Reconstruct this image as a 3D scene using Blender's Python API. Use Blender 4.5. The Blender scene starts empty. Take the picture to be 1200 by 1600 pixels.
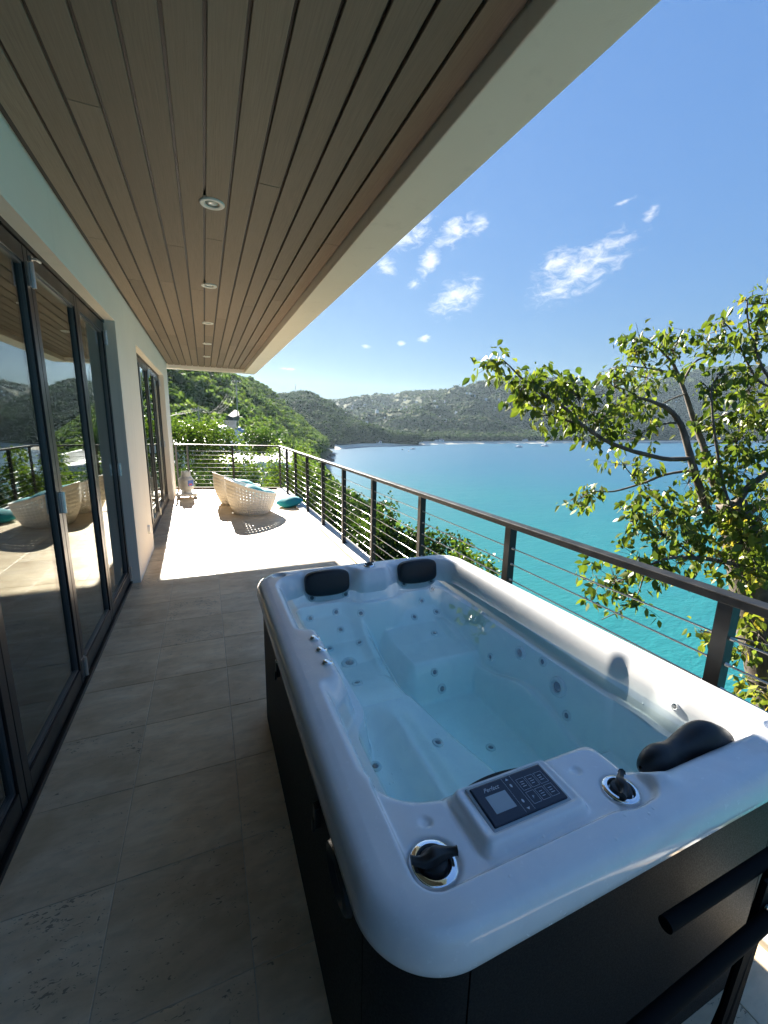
import bpy, bmesh, math, random
import numpy as np
from mathutils import Vector, Matrix, noise as mnoise
random.seed(7); rng = np.random.default_rng(7)
R = math.radians
SC = bpy.context.scene
COL = SC.collection

# ------------------------------------------------------------------ camera
F, YAW, PITCH, ROLL = 653.876, R(23.0426), R(11.7477), R(1.3062)
CAM = np.array([0.0, 0.0, 1.72])
_cy, _sy, _cp, _sp = math.cos(YAW), math.sin(YAW), math.cos(PITCH), math.sin(PITCH)
_f = np.array([_sy*_cp, _cy*_cp, -_sp]); _r = np.array([_cy, -_sy, 0.0]); _u = np.cross(_r, _f)
_r2 = _r*math.cos(ROLL) + _u*math.sin(ROLL); _u2 = -_r*math.sin(ROLL) + _u*math.cos(ROLL)
def at(px, py, d):
    """a point in the place, d metres deep along the lens axis"""
    return CAM + d*(_f + _r2*(px-600)/F - _u2*(py-800)/F)
cd = bpy.data.cameras.new('camera'); cam = bpy.data.objects.new('camera', cd); COL.objects.link(cam)
cd.sensor_fit = 'HORIZONTAL'; cd.sensor_width = 36; cd.lens = F/1200*36
cd.clip_start = 0.05; cd.clip_end = 20000
m = Matrix.Identity(4)
for i in range(3):
    m[i][0] = _r2[i]; m[i][1] = _u2[i]; m[i][2] = -_f[i]; m[i][3] = CAM[i]
cam.matrix_world = m
SC.camera = cam

# ------------------------------------------------------------------ sun, sky, exposure
SUN_EL, SUN_AZ = R(24.0), R(-1.8)          # azimuth from +Y towards +X
world = bpy.data.worlds.new('World'); SC.world = world; world.use_nodes = True
SKY_STRENGTH = 0.15
CLOUD = 1.1
HAZE_DENSITY = 0.000035
sl = bpy.data.lights.new('sun', 'SUN'); sl.energy = 4.0; sl.angle = R(0.53); sl.color = (1.0, 0.93, 0.82)
so = bpy.data.objects.new('sun', sl); COL.objects.link(so)
sdir = Vector((math.sin(SUN_AZ)*math.cos(SUN_EL), math.cos(SUN_AZ)*math.cos(SUN_EL), math.sin(SUN_EL)))
so.rotation_euler = sdir.to_track_quat('Z', 'Y').to_euler()
so.location = (0, 30, 40)
SC.view_settings.view_transform = 'Standard'; SC.view_settings.look = 'None'
SC.view_settings.gamma = 1.0; SC.view_settings.use_curve_mapping = False
SC.view_settings.exposure = 2.95
SC.render.engine = 'CYCLES'
cy = SC.cycles
cy.max_bounces = 14; cy.diffuse_bounces = 7; cy.glossy_bounces = 5; cy.transmission_bounces = 6
cy.transparent_max_bounces = 24; cy.volume_bounces = 1
cy.use_denoising = True; cy.sample_clamp_indirect = 6.0; cy.caustics_reflective = False; cy.caustics_refractive = False

wn = world.node_tree.nodes; wl = world.node_tree.links; wn.clear()
def W(t, **k):
    n = wn.new(t)
    for a, b in k.items(): setattr(n, a, b)
    return n
def wmath(op, a, b=None, c=None):
    n = W('ShaderNodeMath', operation=op)
    for i, v in enumerate((a, b, c)):
        if v is None: continue
        if isinstance(v, (int, float)): n.inputs[i].default_value = v
        else: wl.new(v, n.inputs[i])
    return n.outputs[0]
sky = W('ShaderNodeTexSky', sky_type='NISHITA'); sky.sun_disc = False
sky.sun_elevation = SUN_EL; sky.sun_rotation = SUN_AZ; sky.altitude = 30; sky.air_density = 1.0; sky.dust_density = 0.05; sky.ozone_density = 7.0
tc = W('ShaderNodeTexCoord'); sx = W('ShaderNodeSeparateXYZ'); wl.new(tc.outputs['Generated'], sx.inputs[0])
az = wmath('MULTIPLY', wmath('ARCTAN2', sx.outputs[0], sx.outputs[1]), 180/math.pi)
el = wmath('MULTIPLY', wmath('ARCSINE', sx.outputs[2]), 180/math.pi)
cxy = W('ShaderNodeCombineXYZ'); wl.new(az, cxy.inputs[0]); wl.new(el, cxy.inputs[1])
# small drifting fair weather clouds: azimuth, elevation, half width, half height, tilt
CL = [(25.0,22.2,4.6,2.4,20),(31.0,22.1,3.6,1.7,22),(33.6,22.6,1.5,1.3,0),(28.0,19.3,1.6,2.6,-22),(22.7,18.5,1.8,1.2,15),(26.2,16.9,1.0,1.0,0),(31.5,15.4,4.2,2.4,24),
      (45.6,17.3,7.5,2.7,26),(42.9,18.2,3.2,1.8,28),(27.7,10.8,1.1,.6,20),(24.9,10.2,.8,.45,0),(20.2,9.8,.9,.4,0),(10.4,6.7,1.7,.22,0),(51.9,21.5,1.1,.7,30),(49.3,23.0,1.8,.3,12),
      (-38,20,5,1.8,10),(-60,15,4,1.2,0),(78,18,5,1.6,10),(100,24,6,2,20),(135,14,5,1.5,0),(170,22,7,2,10),(-120,18,6,2,-10),(-160,12,5,1.4,0)]
mask = None
for a, e, wa, we, t in CL:
    mp = W('ShaderNodeMapping', vector_type='TEXTURE')
    mp.inputs['Location'].default_value = (a, e, 0); mp.inputs['Rotation'].default_value = (0, 0, R(t)); mp.inputs['Scale'].default_value = (wa*1.12, we*1.12, 1)
    wl.new(cxy.outputs[0], mp.inputs[0])
    ln = W('ShaderNodeVectorMath', operation='LENGTH'); wl.new(mp.outputs[0], ln.inputs[0])
    v = wmath('MAXIMUM', wmath('SUBTRACT', 1.0, ln.outputs['Value']), 0.0)
    mask = v if mask is None else wmath('MAXIMUM', mask, v)
nz = W('ShaderNodeTexNoise'); nz.inputs['Scale'].default_value = 0.75; nz.inputs['Detail'].default_value = 8; nz.inputs['Roughness'].default_value = 0.62; nz.inputs['Distortion'].default_value = 0.5
mpn = W('ShaderNodeMapping'); mpn.inputs['Rotation'].default_value = (0, 0, R(-25)); mpn.inputs['Scale'].default_value = (0.75, 1.5, 1); wl.new(cxy.outputs[0], mpn.inputs[0]); wl.new(mpn.outputs[0], nz.inputs['Vector'])
dens = wmath('ADD', wmath('MULTIPLY', mask, 0.75), wmath('MULTIPLY', wmath('SUBTRACT', nz.outputs[0], 0.5), 1.9))
mr = W('ShaderNodeMapRange', interpolation_type='SMOOTHSTEP'); wl.new(dens, mr.inputs[0]); mr.inputs[1].default_value = 0.12; mr.inputs[2].default_value = 1.0
cf = wmath('MULTIPLY', mr.outputs[0], wmath('MINIMUM', wmath('MULTIPLY', mask, 3.0), 1.0))
# soft shoulder on the physically bright sky, the same for every direction
lum = W('ShaderNodeRGBToBW'); wl.new(sky.outputs[0], lum.inputs[0])
sh = wmath('DIVIDE', .96, wmath('ADD', 1.0, wmath('MULTIPLY', lum.outputs[0], 1.9)))
skc = W('ShaderNodeVectorMath', operation='SCALE'); wl.new(sky.outputs[0], skc.inputs[0]); wl.new(sh, skc.inputs['Scale'])
skt = W('ShaderNodeVectorMath', operation='MULTIPLY'); wl.new(skc.outputs[0], skt.inputs[0]); skt.inputs[1].default_value = (.74, .725, .69)
mx = W('ShaderNodeMix', data_type='RGBA'); wl.new(wmath('MULTIPLY', cf, 0.72), mx.inputs[0]); wl.new(skt.outputs[0], mx.inputs[6]); mx.inputs[7].default_value = (CLOUD, CLOUD, CLOUD*1.02, 1)
bg = W('ShaderNodeBackground'); bg.inputs[1].default_value = SKY_STRENGTH; wl.new(mx.outputs[2], bg.inputs[0])
wo = W('ShaderNodeOutputWorld'); wl.new(bg.outputs[0], wo.inputs[0])

# ------------------------------------------------------------------ helpers
class MB:
    """collects faces; build() links them as ONE mesh object"""
    def __init__(s): s.v = []; s.f = []
    def add(s, v, f):
        o = len(s.v); s.v += [tuple(p) for p in v]; s.f += [tuple(i+o for i in q) for q in f]; return s
    def box(s, x0, x1, y0, y1, z0, z1):
        v = [(x, y, z) for z in (z0, z1) for y in (y0, y1) for x in (x0, x1)]
        return s.add(v, [(0,2,3,1),(4,5,7,6),(0,1,5,4),(2,6,7,3),(0,4,6,2),(1,3,7,5)])
    def tube(s, pts, rad, n=8, cap=True):
        pts = [Vector(p) for p in pts]; k = len(pts)
        rad = rad if hasattr(rad, '__len__') else [rad]*k
        ring = []; ref = None
        for i, p in enumerate(pts):
            t = (pts[min(i+1, k-1)]-pts[max(i-1, 0)]).normalized()
            if ref is None: ref = t.orthogonal().normalized()
            ref = (ref - t*ref.dot(t)).normalized(); b = t.cross(ref)
            ring += [p + (ref*math.cos(2*math.pi*j/n)+b*math.sin(2*math.pi*j/n))*rad[i] for j in range(n)]
        f = [(i*n+j, i*n+(j+1) % n, (i+1)*n+(j+1) % n, (i+1)*n+j) for i in range(k-1) for j in range(n)]
        if cap: f += [tuple(range(n-1, -1, -1)), tuple(range((k-1)*n, k*n))]
        return s.add(ring, f)
    def lathe(s, prof, n=24, c=(0,0,0), M=None):
        v = [Vector((r*math.cos(2*math.pi*j/n), r*math.sin(2*math.pi*j/n), z)) for r, z in prof for j in range(n)]
        v = [(M @ p if M else p) + Vector(c) for p in v]
        k = len(prof)
        f = [(i*n+j, i*n+(j+1) % n, (i+1)*n+(j+1) % n, (i+1)*n+j) for i in range(k-1) for j in range(n)]
        f += [tuple(range(n-1, -1, -1)), tuple(range((k-1)*n, k*n))]
        return s.add(v, f)
    def mesh(s, name, mat=None, smooth=False):
        me = bpy.data.meshes.new(name); me.from_pydata(s.v, [], s.f); me.update()
        if mat: me.materials.append(mat)
        if smooth: me.shade_smooth() if smooth is True else smooth_by_angle(me, smooth)
        return me
    def build(s, name, mat=None, parent=None, smooth=False, bevel=0, seg=2):
        o = bpy.data.objects.new(name, s.mesh(name, mat, smooth)); COL.objects.link(o); o.parent = parent
        if bevel:
            b = o.modifiers.new('bevel', 'BEVEL'); b.width = bevel; b.segments = seg; b.limit_method = 'ANGLE'; b.angle_limit = R(40)
        return o
def smooth_by_angle(me, ang):
    bm = bmesh.new(); bm.from_mesh(me)
    for fc in bm.faces: fc.smooth = True
    for e in bm.edges: e.smooth = len(e.link_faces) == 2 and e.calc_face_angle(0) < R(ang)
    bm.to_mesh(me); bm.free()
def np_mesh(name, v, f, mat=None, smooth=False, attr=None):
    """v (n,3), f (m,k) numpy, attr = per-face float 'var'"""
    v = np.asarray(v, np.float32); f = np.asarray(f, np.int32); k = f.shape[1]
    me = bpy.data.meshes.new(name); me.vertices.add(len(v)); me.vertices.foreach_set('co', v.ravel())
    me.loops.add(f.size); me.loops.foreach_set('vertex_index', f.ravel())
    me.polygons.add(len(f)); me.polygons.foreach_set('loop_start', np.arange(0, f.size, k, dtype=np.int32))
    me.polygons.foreach_set('use_smooth', np.full(len(f), bool(smooth)))
    me.update(calc_edges=True); me.validate()
    if attr is not None:
        a = me.attributes.new('var', 'FLOAT', 'FACE'); a.data.foreach_set('value', np.asarray(attr, np.float32))
    if mat: me.materials.append(mat)
    return me
def link(name, me, parent=None):
    o = bpy.data.objects.new(name, me); COL.objects.link(o); o.parent = parent; return o
def empty(name, loc=(0,0,0), rz=0):
    o = bpy.data.objects.new(name, None); COL.objects.link(o); o.location = loc; o.rotation_euler.z = rz; o.empty_display_size = .1; return o
def tag(o, label, cat, group=None):
    o['label'] = label; o['category'] = cat
    if group: o['group'] = group
    return o
def struct(o, label=None): o['kind'] = 'structure'; return o
def copy_tree(o, parent=None):
    c = o.copy(); COL.objects.link(c); c.parent = parent
    for ch in list(o.children): copy_tree(ch, c)
    return c

# ------------------------------------------------------------------ materials
class NT:
    def __init__(s, name):
        s.m = bpy.data.materials.new(name); s.m.use_nodes = True; s.n = s.m.node_tree.nodes; s.l = s.m.node_tree.links; s.n.clear()
        s.out = s.n.new('ShaderNodeOutputMaterial')
    def N(s, t, ins=None, **k):
        n = s.n.new('ShaderNode'+t)
        for a, b in k.items(): setattr(n, a, b)
        for a, b in (ins or {}).items(): s.put(n.inputs[a], b)
        return n
    def put(s, sock, v):
        if isinstance(v, bpy.types.NodeSocket): s.l.new(v, sock)
        elif isinstance(v, bpy.types.Node): s.l.new(v.outputs[0], sock)
        else: sock.default_value = v
    def math(s, op, a, b=0.0, clamp=False):
        return s.N('Math', {0: a, 1: b}, operation=op, use_clamp=clamp).outputs[0]
    def noise(s, scale, vec=None, detail=4, rough=.55, dist=0, out=0):
        n = s.N('TexNoise', {'Scale': scale, 'Detail': detail, 'Roughness': rough, 'Distortion': dist})
        if vec is not None: s.put(n.inputs['Vector'], vec)
        return n.outputs[out]
    def ramp(s, fac, stops):
        n = s.N('ValToRGB'); s.put(n.inputs[0], fac); e = n.color_ramp.elements
        while len(e) < len(stops): e.new(0.5)
        for i, (p, c) in enumerate(stops): e[i].position = p; e[i].color = (*c, 1) if len(c) == 3 else c
        return n.outputs[0]
    def rng(s, v, a, b, c=0.0, d=1.0, smooth=True):
        return s.N('MapRange', {0: v, 1: a, 2: b, 3: c, 4: d}, interpolation_type='SMOOTHSTEP' if smooth else 'LINEAR').outputs[0]
    def mix(s, fac, a, b, mode='MIX'):
        n = s.N('Mix', data_type='RGBA', blend_type=mode); s.put(n.inputs[0], fac); s.put(n.inputs[6], a); s.put(n.inputs[7], b); return n.outputs[2]
    def bump(s, h, strength=.3, dist=.01, normal=None):
        n = s.N('Bump', {'Strength': strength, 'Distance': dist, 'Height': h})
        if normal is not None: s.put(n.inputs['Normal'], normal)
        return n.outputs[0]
    def obj(s): return s.N('TexCoord').outputs['Object']
    def pos(s): return s.N('NewGeometry').outputs['Position']
    def map(s, vec, scale=(1,1,1), loc=(0,0,0), rot=(0,0,0)):
        return s.N('Mapping', {'Vector': vec, 'Scale': scale, 'Location': loc, 'Rotation': rot}).outputs[0]
    def bsdf(s, **k):
        n = s.N('BsdfPrincipled')
        for a, b in k.items():
            key = a.replace('_', ' ')
            s.put(n.inputs[key], b)
        s.l.new(n.outputs[0], s.out.inputs[0]); return s.m
def c4(r, g, b): return (r, g, b, 1)

def simple(name, col, rough=.5, metal=0.0, nscale=None, namp=.15, bump=0, bdist=.002, spec=.5, coat=0):
    t = NT(name); c = c4(*col); kw = {}
    if nscale:
        nv = t.noise(nscale, t.obj(), 5)
        c = t.mix(t.rng(nv, .3, .7), c4(*[x*(1-namp) for x in col]), c4(*[min(1, x*(1+namp)) for x in col]))
        if bump: kw['Normal'] = t.bump(nv, bump, bdist)
        rough = t.rng(nv, .3, .7, rough*.85, min(1, rough*1.15))
    return t.bsdf(Base_Color=c, Roughness=rough, Metallic=metal, Specular_IOR_Level=spec, Coat_Weight=coat, **kw)

def m_travertine():
    t = NT('travertine'); ob = t.N('ObjectInfo'); rnd = ob.outputs['Random']; p = t.pos()
    off = t.N('CombineXYZ', {0: t.math('MULTIPLY', rnd, 37.0), 1: t.math('MULTIPLY', rnd, 91.0), 2: 0.0}).outputs[0]
    pv = t.N('VectorMath', {0: p, 1: off}, operation='ADD').outputs[0]
    st = t.map(pv, (1, 2.6, 1))
    n1 = t.noise(2.6, st, 6, .62, .6); n2 = t.noise(11, st, 5, .6, .3); n3 = t.noise(90, pv, 3)
    col = t.ramp(n1, [(.25, (.62, .46, .285)), (.45, (.75, .58, .375)), (.6, (.84, .68, .47)), (.8, (.88, .755, .57))])
    col = t.mix(t.rng(n2, .4, .75, 0, .45), col, c4(.50, .41, .28))
    # warm stains
    s = t.noise(1.3, p, 5, .65); col = t.mix(t.rng(s, .46, .70, 0, .7), col, c4(.46, .31, .155))
    # per tile tone
    tone = t.math('ADD', t.math('MULTIPLY', rnd, .14), .91)
    col = t.mix(1.0, col, t.N('CombineColor', {0: tone, 1: tone, 2: tone}).outputs[0], 'MULTIPLY')
    # pits: elongated cavities, more of them on some tiles
    w = t.N('TexWhiteNoise', {'Vector': off}, noise_dimensions='3D').outputs[0]
    zone = t.rng(t.noise(3.2, pv, 2), .36, .66)
    pit = t.noise(46, t.map(pv, (.8, 1.7, 1), rot=(0, 0, .35)), 3, .55, 1.2)
    thr = t.math('SUBTRACT', .70, t.math('MULTIPLY', zone, t.math('MULTIPLY', t.math('MULTIPLY', w, t.math('ADD', w, .45)), .125)))
    pm = t.N('MapRange', {0: t.math('SUBTRACT', pit, thr), 1: 0.0, 2: .035, 3: 0.0, 4: 1.0}).outputs[0]
    col = t.mix(t.math('MULTIPLY', pm, .7), col, c4(.13, .11, .08))
    # dull scuffs and drip marks
    sc = t.noise(1.7, p, 5, .7); rough = t.rng(sc, .3, .75, .36, .62)
    h = t.math('SUBTRACT', t.math('ADD', t.math('MULTIPLY', n2, .35), t.math('MULTIPLY', n3, .25)), t.math('MULTIPLY', pm, 1.6))
    return t.bsdf(Base_Color=col, Roughness=rough, Normal=t.bump(h, .35, .0025), Specular_IOR_Level=.45)
def m_plank():
    t = NT('ceiling_wood'); rnd = t.N('ObjectInfo').outputs['Random']; p = t.pos()
    off = t.N('CombineXYZ', {0: t.math('MULTIPLY', rnd, 7.0), 1: t.math('MULTIPLY', rnd, 53.0), 2: 0.0}).outputs[0]
    pv = t.N('VectorMath', {0: p, 1: off}, operation='ADD').outputs[0]
    g = t.noise(10, t.map(pv, (22, .55, 1)), 6, .65, .6); g2 = t.noise(3, t.map(pv, (3, .25, 1)), 3); g3 = t.noise(260, t.map(pv, (1, .25, 1)), 2)
    col = t.ramp(g, [(.25, (.175, .135, .102)), (.5, (.235, .184, .142)), (.8, (.295, .233, .183))])
    col = t.mix(t.rng(g2, .3, .7, 0, .45), col, c4(.26, .205, .162))
    tn = t.math('ADD', t.math('MULTIPLY', rnd, .34), .80); col = t.mix(1.0, col, t.N('CombineColor', {0: tn, 1: tn, 2: tn}).outputs[0], 'MULTIPLY')
    return t.bsdf(Base_Color=col, Roughness=.62, Normal=t.bump(t.math('ADD', g, t.math('MULTIPLY', g3, .5)), .3, .002), Specular_IOR_Level=.3)
def m_stucco():
    t = NT('white_stucco'); p = t.pos()
    a = t.noise(140, p, 4, .6); b = t.noise(2.2, p, 5)
    col = t.mix(t.rng(b, .3, .75, 0, .5), c4(.87, .815, .73), c4(.82, .76, .675))
    # faint run-off streaks
    s = t.noise(9, t.map(p, (1, 1, .06)), 4); col = t.mix(t.rng(s, .58, .8, 0, .18), col, c4(.5, .48, .43))
    return t.bsdf(Base_Color=col, Roughness=.85, Normal=t.bump(a, .25, .002), Specular_IOR_Level=.25)
def two_sided_ior(t, n):
    return t.N('MapRange', {0: t.N('NewGeometry').outputs['Backfacing'], 1: 0.0, 2: 1.0, 3: n, 4: 1/n}).outputs[0]
def m_glass():
    t = NT('door_glass'); fr = t.N('Fresnel', {'IOR': two_sided_ior(t, 1.75)})
    nb = t.bump(t.noise(.9, t.pos(), 2), .02, .02)
    g = t.N('BsdfGlossy', {'Color': c4(.93, .97, .96), 'Roughness': 0.002, 'Normal': nb}); tr = t.N('BsdfTransparent', {'Color': c4(.60, .66, .64)})
    m = t.N('MixShader', {0: fr, 1: tr, 2: g}); t.l.new(m.outputs[0], t.out.inputs[0]); return t.m
def m_acrylic():
    t = NT('pearl_acrylic'); p = t.obj(); n = t.noise(5, p, 6, .65, 1.6); n2 = t.noise(1.5, p, 3)
    col = t.mix(t.rng(n, .35, .7), c4(.92, .92, .92), c4(.86, .865, .88))
    # dried water marks
    w = t.noise(60, p, 4, .7); rough = t.rng(w, .45, .75, .13, .34)
    dr = t.N('TexVoronoi', {'Vector': p, 'Scale': 42.0}); drop = t.rng(dr.outputs['Distance'], .02, .20, 1, 0)
    keep = t.rng(t.N('TexWhiteNoise', {'Vector': dr.outputs['Position']}).outputs[0], .80, .82)
    zone = t.rng(n2, .46, .6); drop = t.math('MULTIPLY', t.math('MULTIPLY', drop, keep), zone)
    return t.bsdf(Base_Color=col, Roughness=rough, Coat_Weight=.35, Coat_Roughness=.08, Normal=t.bump(drop, .6, .003), Specular_IOR_Level=.5)
def m_water():
    t = NT('tub_water'); p = t.pos(); n = t.noise(3.0, p, 3, .5, .4); n2 = t.noise(16, p, 2)
    b = t.bump(t.math('ADD', n, t.math('MULTIPLY', n2, .05)), .05, .02)
    fr = t.N('Fresnel', {'IOR': two_sided_ior(t, 1.6), 'Normal': b}); g = t.N('BsdfGlossy', {'Color': c4(1, 1, 1), 'Roughness': .0, 'Normal': b}); tr = t.N('BsdfTransparent', {'Color': c4(1, 1, 1)})
    m = t.N('MixShader', {0: fr, 1: tr, 2: g}); t.l.new(m.outputs[0], t.out.inputs[0])
    va = t.N('VolumeAbsorption', {'Color': c4(.10, .985, .90), 'Density': .62}); t.l.new(va.outputs[0], t.out.inputs['Volume'])
    return t.m
def m_sea():
    t = NT('sea_water'); p = t.pos(); sx = t.N('SeparateXYZ', {0: p})
    d = t.N('VectorMath', {0: t.N('VectorMath', {0: p, 1: (40, 60, -30)}, operation='SUBTRACT').outputs[0]}, operation='LENGTH').outputs['Value']
    big = t.noise(.009, t.map(p, (1, 1.7, 1)), 4, .55, .8)
    dd = t.math('ADD', d, t.math('MULTIPLY', t.math('SUBTRACT', big, .5), 110.0))
    col = t.ramp(t.rng(dd, 20, 420, smooth=False), [(0, (.014, .128, .136)), (.25, (.015, .115, .14)), (.55, (.018, .09, .148)), (1, (.022, .082, .15))])
    # darker grass beds, paler sand
    col = t.mix(t.rng(t.noise(.006, t.map(p, (1, 2.2, 1), rot=(0, 0, .5)), 5, .6), .53, .7, 0, .45), col, c4(.008, .08, .13))
    w1 = t.noise(.55, t.map(p, (1, 1.9, 1), rot=(0, 0, .6)), 5, .6, .3); w2 = t.noise(2.2, p, 3); w3 = t.noise(.07, t.map(p, (1, 2.4, 1)), 3)
    rip = t.noise(.22, t.map(p, (1, 2.6, 1), rot=(0, 0, .35)), 6, .65, .4); col = t.mix(t.rng(rip, .38, .68, 0, .22), col, t.mix(.5, col, c4(.035, .22, .24)))  # light on the ripples put into the colour as paler streaks
    col = t.mix(t.rng(t.noise(.03, t.map(p, (1, 3.0, 1), rot=(0, 0, .3)), 5, .6), .45, .7, 0, .3), col, c4(.008, .10, .135))  # darker wave bands painted into the colour as well
    h = t.math('ADD', t.math('ADD', t.math('MULTIPLY', w1, 1.6), t.math('MULTIPLY', w2, .4)), t.math('MULTIPLY', w3, 1.6))
    return t.bsdf(Base_Color=col, Roughness=.30, IOR=1.33, Normal=t.bump(h, .32, .4), Specular_IOR_Level=.5)
def m_leaf(name, dark, mid, light, gloss=.38, trans=.35, tip=None, spec=.5):
    t = NT(name); a = t.N('Attribute', attribute_name='var').outputs['Fac']
    col = t.ramp(a, [(0, dark), (.45, mid), (.85, light), (1, tip or light)])
    pr = t.N('BsdfPrincipled', {'Base Color': col, 'Roughness': gloss, 'Specular IOR Level': spec})
    tl = t.N('BsdfTranslucent', {'Color': t.mix(1.0, col, c4(.86, 1.0, .45), 'MULTIPLY')})
    m = t.N('MixShader', {0: trans, 1: pr, 2: tl}); t.l.new(m.outputs[0], t.out.inputs[0]); return t.m
def m_bark():
    t = NT('bark'); p = t.pos(); n = t.noise(9, t.map(p, (1, 1, .45)), 6, .65, .5); f = t.noise(60, p, 3)
    col = t.ramp(n, [(.25, (.04, .03, .023)), (.5, (.10, .08, .064)), (.75, (.20, .175, .145))])
    return t.bsdf(Base_Color=col, Roughness=.85, Normal=t.bump(t.math('ADD', n, t.math('MULTIPLY', f, .3)), .6, .012))
def m_land(name, scale, cols, bdist):
    t = NT(name); p = t.pos(); n = t.noise(scale, p, 8, .7); v = t.N('TexVoronoi', {'Vector': p, 'Scale': scale*2.4}); big = t.noise(scale*.08, p, 4)
    col = t.ramp(t.math('ADD', t.math('MULTIPLY', n, .6), t.math('MULTIPLY', v.outputs['Distance'], .45)), cols)
    col = t.mix(t.rng(big, .42, .66, 0, .5), col, c4(.105, .125, .035))
    return t.bsdf(Base_Color=col, Roughness=.9, Specular_IOR_Level=.15, Normal=t.bump(t.math('SUBTRACT', n, t.math('MULTIPLY', v.outputs['Distance'], .8)), .9, bdist))
MT = dict(
    trav=m_travertine(), plank=m_plank(), stucco=m_stucco(), glass=m_glass(), acrylic=m_acrylic(), water=m_water(), sea=m_sea(), bark=m_bark(),
    grout=simple('grout', (.60, .53, .42), .9, nscale=60, bump=.2),
    kerb=simple('painted_concrete', (.66, .65, .61), .8, nscale=9, namp=.12, bump=.15),
    frame=simple('bronze_aluminium', (.032, .031, .032), .33, .75, nscale=5, namp=.2),
    gasket=simple('black_rubber', (.012, .012, .013), .6),
    steel=simple('brushed_steel', (.62, .63, .64), .28, 1.0), bead=simple('grey_bead', (.16, .165, .17), .4, .6),
    chrome=simple('chrome', (.88, .89, .9), .06, 1.0),
    lifter=simple('matt_black_tube', (.006, .006, .007), .8, spec=.15), rail=simple('black_powder_coat', (.007, .007, .0075), .45, 0, nscale=18, namp=.25),
    cable=simple('stainless_cable', (.52, .52, .52), .35, .9),
    skirt=simple('black_cabinet', (.0045, .005, .006), .6, 0, nscale=220, namp=.35, bump=.35, bdist=.001, spec=.3),
    blackp=simple('black_plastic', (.012, .012, .013), .42),
    pillow=simple('black_foam', (.012, .0125, .015), .48, nscale=60, namp=.25),
    jetw=simple('jet_grey', (.66, .69, .71), .25), jetd=simple('jet_dark', (.13, .15, .17), .35),
    wicker=simple('white_weave', (.82, .80, .76), .55, nscale=70, namp=.12, bump=.3),
    teal=simple('teal_fabric', (.012, .26, .31), .85, nscale=150, namp=.15, bump=.2), tealp=simple('pale_teal_fabric', (.20, .52, .56), .85, nscale=150, namp=.1, bump=.2),
    cush=simple('white_fabric', (.66, .70, .78), .85, nscale=120, namp=.06, bump=.2),
    tank=simple('grey_enamel', (.42, .43, .42), .4, nscale=12, namp=.12), white=simple('white_paint', (.78, .78, .76), .5, nscale=7, namp=.06),
    lblue=simple('blue_sticker', (.05, .11, .38), .45), lred=simple('red_sticker', (.42, .05, .10), .45),
    panel=simple('panel_navy', (.014, .020, .038), .22), lcd=simple('lcd_grey', (.42, .48, .52), .25), ink=simple('white_ink', (.62, .66, .7), .5), brass=simple('warm_chrome', (.55, .42, .2), .15, 1.0),
    lamp=simple('lamp_glass', (.34, .42, .42), .25), dark=simple('dark_interior', (.05, .048, .045), .7), room=simple('room_wall', (.20, .19, .18), .8),
    sand=simple('beach_sand', (.70, .62, .48), .9, nscale=.05, namp=.12), rock=simple('shore_rock', (.14, .115, .09), .9, nscale=.4, namp=.4, bump=.6, bdist=.4),
    asphalt=simple('pale_road', (.17, .15, .12), .9, nscale=.8), pole=simple('weathered_pole', (.40, .37, .33), .8, nscale=3), wire=simple('wire', (.06, .06, .06), .6),
    bluep=simple('blue_tank_plastic', (.16, .24, .36), .5, nscale=3), concrete=simple('grey_concrete', (.30, .30, .29), .85, nscale=3, bump=.2),
    rooft=simple('grey_roof', (.24, .24, .25), .7, nscale=1), roofr=simple('red_roof', (.30, .10, .06), .7, nscale=1), hullw=simple('boat_white', (.80, .80, .80), .3), wglass=simple('dark_window', (.03, .04, .05), .15),
    leaf_tree=m_leaf('tree_leaf', (0.055, 0.085, 0.017), (0.131, 0.166, 0.029), (0.252, 0.266, 0.046), .40, .45, (0.382, 0.281, 0.060), .3),
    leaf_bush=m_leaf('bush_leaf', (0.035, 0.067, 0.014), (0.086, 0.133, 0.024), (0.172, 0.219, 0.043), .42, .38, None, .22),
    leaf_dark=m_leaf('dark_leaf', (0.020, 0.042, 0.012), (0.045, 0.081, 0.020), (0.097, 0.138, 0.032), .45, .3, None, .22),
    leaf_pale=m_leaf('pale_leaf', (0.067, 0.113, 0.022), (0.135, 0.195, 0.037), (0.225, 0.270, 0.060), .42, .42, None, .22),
    canopy=m_leaf('canopy_leaf', (0.046, 0.084, 0.026), (0.099, 0.150, 0.042), (0.184, 0.224, 0.069), .75, .42, None, .12),
    canopy_far=m_leaf('far_canopy_leaf', (.022, .045, .016), (.042, .075, .026), (.075, .105, .038), .8, .2, None, .08),
    landA=m_land('hill_soil', .25, [(.2, (0.016, 0.026, 0.009)), (.5, (0.035, 0.052, 0.016)), (.8, (0.061, 0.074, 0.026))], .8),
    landB=m_land('hill_scrub', .11, [(.2, (0.019, 0.037, 0.014)), (.5, (0.043, 0.070, 0.023)), (.8, (0.078, 0.100, 0.035))], 5.0),
    landC=m_land('far_scrub', .06, [(.2, (0.013, 0.028, 0.011)), (.5, (0.032, 0.053, 0.018)), (.8, (0.065, 0.082, 0.029))], 9.0),
)
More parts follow.
